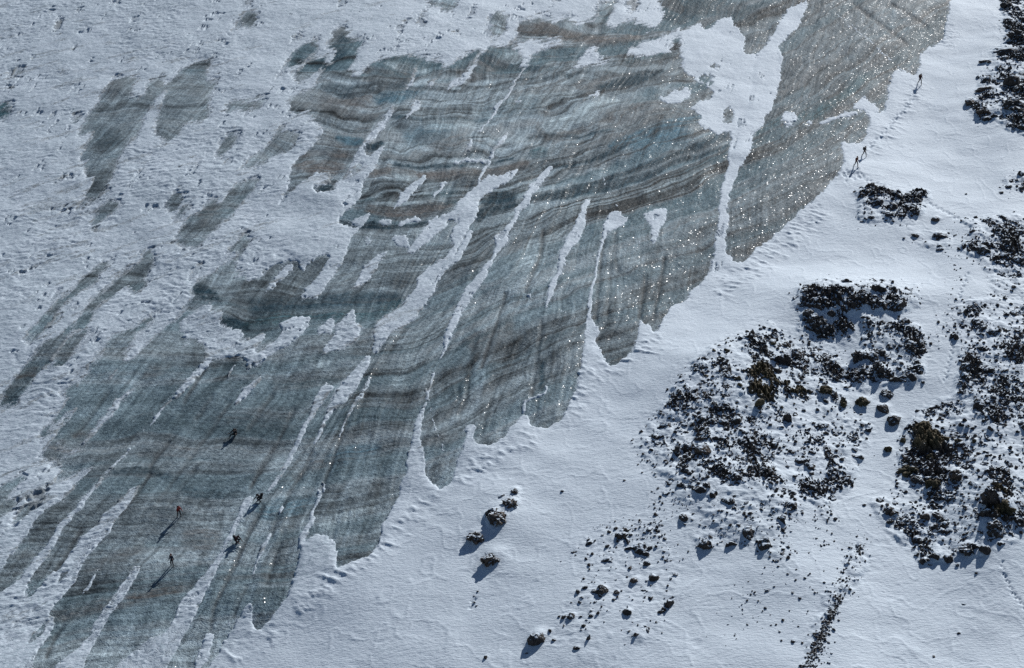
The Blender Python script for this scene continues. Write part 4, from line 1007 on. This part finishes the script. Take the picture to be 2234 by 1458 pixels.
# countless small stones scattered between the boulders: one object
def stone_scatter():
    bm = bmesh.new(); bmesh.ops.create_icosphere(bm, subdivisions=1, radius=1)
    bv = np.array([v.co[:] for v in bm.verts]); bf = np.array([[v.index for v in f.verts] for f in bm.faces]); bm.free()
    rg = np.random.default_rng(21)
    n = 26000
    px = rg.uniform(1180, 2300, n); py = rg.uniform(-20, 1500, n)
    d = samp(D, px, py) * .8 + .5 * samp(blur(D, 14), px, py)
    d = d * np.clip(1 + 1.2 * fbm(px / 60, py / 60, 211, 3), 0, 2)
    keep = (rg.uniform(0, 1, n) < d * .8)
    # stray stones in thin rows down the snow
    for (x0, y0, x1, y1, w, m) in [(1880, 1170, 1830, 1310, 14, 110), (1832, 1305, 1762, 1458, 5, 520), (1800, 1390, 1770, 1470, 12, 90), (1700, 1100, 1720, 1240, 14, 40), (1660, 1260, 1600, 1400, 22, 40), (1290, 1190, 1400, 1150, 30, 40), (1430, 1060, 1440, 1180, 12, 40), (2080, 480, 2080, 760, 14, 90), (1500, 1080, 1400, 1170, 20, 40),
                                   (1350, 1140, 1470, 1220, 30, 60), (1790, 1100, 1800, 1200, 20, 40), (1680, 1380, 1780, 1240, 60, 60), (1030, 1330, 1040, 1290, 6, 7)]:
        t = rg.uniform(0, 1, m)
        px = np.append(px, x0 + (x1 - x0) * t + rg.normal(0, w, m)); py = np.append(py, y0 + (y1 - y0) * t + rg.normal(0, w * .6, m)); keep = np.append(keep, np.ones(m, bool))
    base = 26000; row = np.arange(len(px)) >= base
    px, py, row = px[keep], py[keep], row[keep]
    vs = []; fs = []; c = 0
    for a, b, rw in zip(px, py, row):
        x, y, z = hit(a, b)
        zz = max(zat(x, y, ZS), -9)
        s = (.08 + .22 * rg.random() ** 2.4) * (.62 if rw else 1)
        v = bv * rg.uniform(.6, 1.3, (len(bv), 1)) * np.array([s * rg.uniform(.8, 1.4), s, s * rg.uniform(.6, 1.1)])
        an = rg.uniform(0, 6.28); ca, sa = math.cos(an), math.sin(an)
        v = np.stack([v[:, 0] * ca - v[:, 1] * sa + x, v[:, 0] * sa + v[:, 1] * ca + y, v[:, 2] + zz + s * .15], 1)
        vs.append(v); fs.append(bf + c); c += len(bv)
    vs = np.concatenate(vs); fs = np.concatenate(fs)
    me = bpy.data.meshes.new('small_stones'); me.from_pydata(vs.tolist(), [], fs.tolist()); me.materials.append(m_rock)
    o = bpy.data.objects.new('small_stones', me); scene.collection.objects.link(o)
    tag(o, 'countless small dark stones strewn over the snow between the boulders', 'stones', kind='stuff')
    print('stones', len(px))
stone_scatter()
# ------------------------------------------------------------ people
def pmat(name, c, rough=.8):
    m, N, L, B = mat(name)
    n = noise(N, L, coords(N), 14, 3)
    col = mixc(N, L, ramp(N, L, n, .3, .7), tuple(v * .8 for v in c) + (1,), tuple(min(1, v * 1.15) for v in c) + (1,))
    L.new(col, B.inputs['Base Color']); B.inputs['Roughness'].default_value = rough
    return m
SKIN = pmat('skin', (.42, .26, .19), .6); BLACK = pmat('black_fabric', (.018, .018, .022)); NAVY = pmat('navy_fabric', (.012, .016, .035)); RED = pmat('red_fabric', (.26, .015, .013))
DRED = pmat('dark_red_fabric', (.045, .010, .010)); ORANGE = pmat('rust_fabric', (.11, .025, .015)); GREY = pmat('grey_fabric', (.05, .05, .055)); HAIR = pmat('hair', (.05, .035, .025)); STEEL = pmat('steel', (.35, .36, .38), .35); BOOT = pmat('boot_leather', (.03, .026, .024))
def skinned(name, chains, m, parent, sub=1):
    """chains of (point, radius) with shared joints merged by key -> one continuous skinned mesh"""
    me = bpy.data.meshes.new(name)
    keys = {}; verts = []; rad = []; edges = set()
    for ch in chains:
        prev = None
        for p, r in ch:
            k = tuple(round(v, 4) for v in p)
            if k not in keys: keys[k] = len(verts); verts.append(p); rad.append(r)
            i = keys[k]
            if prev is not None and prev != i: edges.add((prev, i))
            prev = i
    me.from_pydata(verts, list(edges), [])
    o = bpy.data.objects.new(name, me); scene.collection.objects.link(o)
    o.modifiers.new('skin', 'SKIN')
    for i, sv in enumerate(me.skin_vertices[0].data):
        rr = rad[i]; sv.radius = rr if isinstance(rr, tuple) else (rr, rr); sv.use_root = (i == 0)
    s = o.modifiers.new('sub', 'SUBSURF'); s.levels = sub; s.render_levels = sub
    dg = bpy.context.evaluated_depsgraph_get(); dg.update()
    nm = bpy.data.meshes.new_from_object(o.evaluated_get(dg))
    bpy.data.objects.remove(o)
    nm.name = name; nm.materials.clear(); nm.materials.append(m)
    for p in nm.polygons: p.use_smooth = True
    o2 = bpy.data.objects.new(name, nm); scene.collection.objects.link(o2); o2.parent = parent
    return o2
def ball(name, c, s, m, parent, seed=1, cutz=None):
    bm = bmesh.new(); bmesh.ops.create_icosphere(bm, subdivisions=3, radius=1)
    if cutz is not None:
        bmesh.ops.bisect_plane(bm, geom=bm.verts[:] + bm.edges[:] + bm.faces[:], plane_co=(0, 0, cutz), plane_no=(0, -.35, -1), clear_outer=True)
    for v in bm.verts: v.co = Vector(c) + Vector((v.co.x * s[0], v.co.y * s[1], v.co.z * s[2]))
    me = bpy.data.meshes.new(name); bm.to_mesh(me); bm.free(); me.materials.append(m)
    for p in me.polygons: p.use_smooth = True
    o = bpy.data.objects.new(name, me); scene.collection.objects.link(o); o.parent = parent; return o
def rbox(name, c, s, m, parent, rx=0):
    bm = bmesh.new(); bmesh.ops.create_cube(bm, size=2)
    bmesh.ops.bevel(bm, geom=bm.edges[:], offset=.45, segments=3, affect='EDGES')
    M = Matrix.Rotation(rx, 3, 'X')
    for v in bm.verts: v.co = Vector(c) + M @ Vector((v.co.x * s[0], v.co.y * s[1], v.co.z * s[2] * (1.0 if v.co.z < 0 else .92)))
    me = bpy.data.meshes.new(name); bm.to_mesh(me); bm.free(); me.materials.append(m)
    for p in me.polygons: p.use_smooth = True
    o = bpy.data.objects.new(name, me); scene.collection.objects.link(o); o.parent = parent; return o
# local frame: person faces -Y (towards the photographer) before the yaw; feet at z=0
POSES = {
 'stand': dict(pel=(0, 0, .93), chest=(0, .0, 1.30), neck=(0, -.01, 1.47), head=(0, -.02, 1.62), kn=((.12, -.03, .49), (-.13, -.05, .49)), ft=((.16, 0, .07), (-.17, .03, .07)),
               el=((.27, .02, 1.13), (-.25, .04, 1.13)), ha=((.30, -.16, .93), (-.26, -.12, .92))),
 'lean': dict(pel=(0, .04, .90), chest=(.03, -.14, 1.24), neck=(.05, -.22, 1.39), head=(.07, -.30, 1.51), kn=((.16, -.08, .48), (-.15, -.06, .48)), ft=((.22, .0, .07), (-.20, .0, .07)),
              el=((.32, -.22, 1.10), (-.22, -.20, 1.06)), ha=((.40, -.40, 1.0), (-.18, -.40, .98))),
 'walk': dict(pel=(0, 0, .91), chest=(0, -.05, 1.29), neck=(0, -.08, 1.45), head=(0, -.12, 1.59), kn=((.10, -.26, .52), (-.11, .08, .47)), ft=((.11, -.32, .07), (-.12, .36, .10)),
              el=((.26, .08, 1.12), (-.26, -.12, 1.10)), ha=((.30, -.14, .96), (-.28, -.36, 1.04))),
 'crouch': dict(pel=(0, .12, .36), chest=(0, -.12, .68), neck=(.01, -.24, .80), head=(.02, -.32, .90), kn=((.20, -.30, .42), (-.22, -.28, .40)), ft=((.18, -.08, .07), (-.20, -.06, .07)),
                el=((.30, -.26, .52), (-.30, -.28, .50)), ha=((.22, -.52, .36), (-.26, -.56, .30))),
 'sit': dict(pel=(0, .10, .17), chest=(0, .05, .55), neck=(.0, -.01, .70), head=(.0, -.05, .85), kn=((.20, -.32, .40), (-.26, -.30, .36)), ft=((.18, -.60, .07), (-.36, -.62, .07)),
             el=((.32, -.05, .42), (-.36, -.10, .44)), ha=((.34, -.28, .34), (-.58, -.26, .36))),
}
def person(px, py, yaw, pose, jk, tr, hat, label, group, pack=None, height=1., surf=None, axe=False, helmet='helmet'):
    P = {k: v for k, v in POSES[pose].items()}
    surf = ZI if surf is None else surf
    x, y, z = hit(px, py, surf)
    root = bpy.data.objects.new('person', None); scene.collection.objects.link(root)
    root.location = (x, y, z - .01); root.rotation_euler = (0, 0, yaw); root.scale = (height,) * 3
    tag(root, label, 'person', group)
    V3 = Vector
    pel, ch, nk, hd = (V3(P[k]) for k in ('pel', 'chest', 'neck', 'head'))
    up = (ch - pel).normalized()
    shy = ch + up * .12
    sh = [shy + V3((.18, 0, 0)), shy + V3((-.18, 0, 0))]
    hp = [pel + V3((.095, 0, -.02)), pel + V3((-.095, 0, -.02))]
    kn = [V3(v) for v in P['kn']]; ft = [V3(v) for v in P['ft']]; el = [V3(v) for v in P['el']]; ha = [V3(v) for v in P['ha']]
    T = tuple
    mid = pel.lerp(ch, .5)
    fwd = (V3((0, -1, -.25))).normalized()
    # body: one continuous surface, pelvis first
    body = [[(T(pel), .11), (T(mid), .105), (T(ch), .12), (T(shy), .09), (T(nk), .05), (T(nk.lerp(hd, .45)), .05), (T(hd - fwd * .01), (.075, .088)), (T(hd + V3((0, .0, .08))), .06)]]
    body.append([(T(hd - fwd * .01), (.075, .088)), (T(hd + fwd * .085 + V3((0, 0, -.02))), .018)])
    for s in (0, 1):
        body.append([(T(shy), .09), (T(sh[s]), .058), (T(sh[s].lerp(el[s], .5)), .047), (T(el[s]), .038), (T(el[s].lerp(ha[s], .5)), .036), (T(ha[s]), .026)])
        body.append([(T(pel), .11), (T(hp[s]), .085), (T(hp[s].lerp(kn[s], .5)), .072), (T(kn[s]), .052), (T(kn[s].lerp(ft[s], .4)), .052), (T(ft[s]), .036), (T(ft[s] + V3((0, -.13, -.03))), .032)])
        d = (ha[s] - el[s]).normalized(); side = V3((1, 0, 0)) if s == 0 else V3((-1, 0, 0))
        lat = d.cross(V3((0, 0, 1))).normalized(); cur = d.cross(lat).normalized()
        if cur.z > 0: cur = -cur
        palm = ha[s] + d * .07
        body.append([(T(ha[s]), .026), (T(palm), (.034, .018))])
        for q, (o_, ln) in enumerate(((-.030, .060), (-.010, .072), (.010, .068), (.030, .052))):
            b = palm + lat * o_ + d * .02
            body.append([(T(palm), (.034, .018)), (T(b), .009), (T(b + d * ln * .5 + cur * .01), .0085), (T(b + d * ln * .8 + cur * .035), .0075)])
        th = ha[s] + d * .03 - lat * .03
        body.append([(T(ha[s]), .026), (T(th), .011), (T(th - lat * .02 + d * .035 + cur * .02), .009)])
    skinned('body', body, SKIN, root)
    jac = [[(T(pel - up * .06), .155), (T(pel + up * .06), .15), (T(mid), .145), (T(ch), .16), (T(shy), .12), (T(nk - up * .02), .07)]]
    for s in (0, 1):
        jac.append([(T(shy), .12), (T(sh[s]), .085), (T(sh[s].lerp(el[s], .5)), .072), (T(el[s]), .062), (T(el[s].lerp(ha[s], .55)), .056), (T(el[s].lerp(ha[s], .95)), .045)])
    skinned('jacket', jac, jk, root)
    trs = [[(T(pel + up * .04), .135), (T(pel), .14)]]
    for s in (0, 1):
        trs.append([(T(pel), .14), (T(hp[s]), .105), (T(hp[s].lerp(kn[s], .5)), .095), (T(kn[s]), .075), (T(kn[s].lerp(ft[s], .4)), .072), (T(kn[s].lerp(ft[s], .9)), .062)])
    skinned('trousers', trs, tr, root)
    for s in (0, 1):
        skinned('boot', [[(T(ft[s] + V3((0, .03, .06))), .055), (T(ft[s] + V3((0, .02, -.01))), .055), (T(ft[s] + V3((0, -.08, -.022))), (.05, .045)), (T(ft[s] + V3((0, -.17, -.028))), (.042, .034))]], BOOT, root)
    ball(helmet, T(hd + V3((0, .01, .035))), (.108, .128, .115), hat, root, cutz=-.25)
    ball('hair', T(hd + V3((0, .025, .0))), (.088, .10, .115), HAIR, root, cutz=-.5)
    if pack is not None:
        rbox('backpack', T(mid.lerp(ch, .6) + V3((0, .25, .02))), (.16, .12, .26), pack, root, rx=math.atan2(-(ch - pel).y, (ch - pel).z) * -1 if pose in ('lean', 'crouch') else 0)
        rbox('hip_belt', T(pel + up * .10), (.175, .165, .025), pack, root)
    if axe:
        h = ha[0] + V3((0, -.06, -.02))
        ax = skinned('ice_axe', [[(T(h + V3((0, 0, .10))), .012), (T(h + V3((.01, -.01, -.25))), .011), (T(h + V3((.02, -.02, -.52))), .008)], [(T(h + V3((0, 0, .10))), .012), (T(h + V3((0, -.16, .07))), .009)], [(T(h + V3((0, 0, .10))), .012), (T(h + V3((0, .09, .09))), .012)]], STEEL, root)
    return root
g1 = 'climbers out on the bare ice'; g2 = 'walkers on the snow beside the glacier'
person(391, 1127, R(20), 'lean', RED, BLACK, RED, 'person in a red jacket and black trousers leaning forward on the ice', g1, pack=BLACK)
person(376, 1235, R(-25), 'stand', NAVY, BLACK, ORANGE, 'person in dark blue clothes standing upright on the ice, nearest to the bottom', g1, axe=True)
person(516, 1184, R(60), 'crouch', DRED, BLACK, BLACK, 'person in dark red crouching on the ice right of a snow-filled runnel', g1, pack=BLACK, height=1.12)
person(568, 1093, R(-50), 'crouch', BLACK, BLACK, BLACK, 'person in black crouched on the ice beside the tip of a wide snow strip', g1, pack=BLACK, height=1.18)
person(512, 951, R(-15), 'sit', BLACK, BLACK, BLACK, 'person in black sitting on the ice with one arm out, highest of the climbers', g1, pack=BLACK, height=1.15)
person(1867, 364, R(25), 'walk', ORANGE, BLACK, ORANGE, 'person in a rust jacket walking on the snow, front of the pair', g2, surf=ZS, pack=None, height=1.15)
person(1885, 341, R(35), 'walk', BLACK, BLACK, BLACK, 'person in black with a pack walking behind the one in the rust jacket', g2, surf=ZS, pack=BLACK, height=1.1)
person(2006, 184, R(15), 'walk', DRED, BLACK, BLACK, 'person in dark red and black walking alone down the upper snow trail', g2, surf=ZS, pack=DRED, height=1.25)
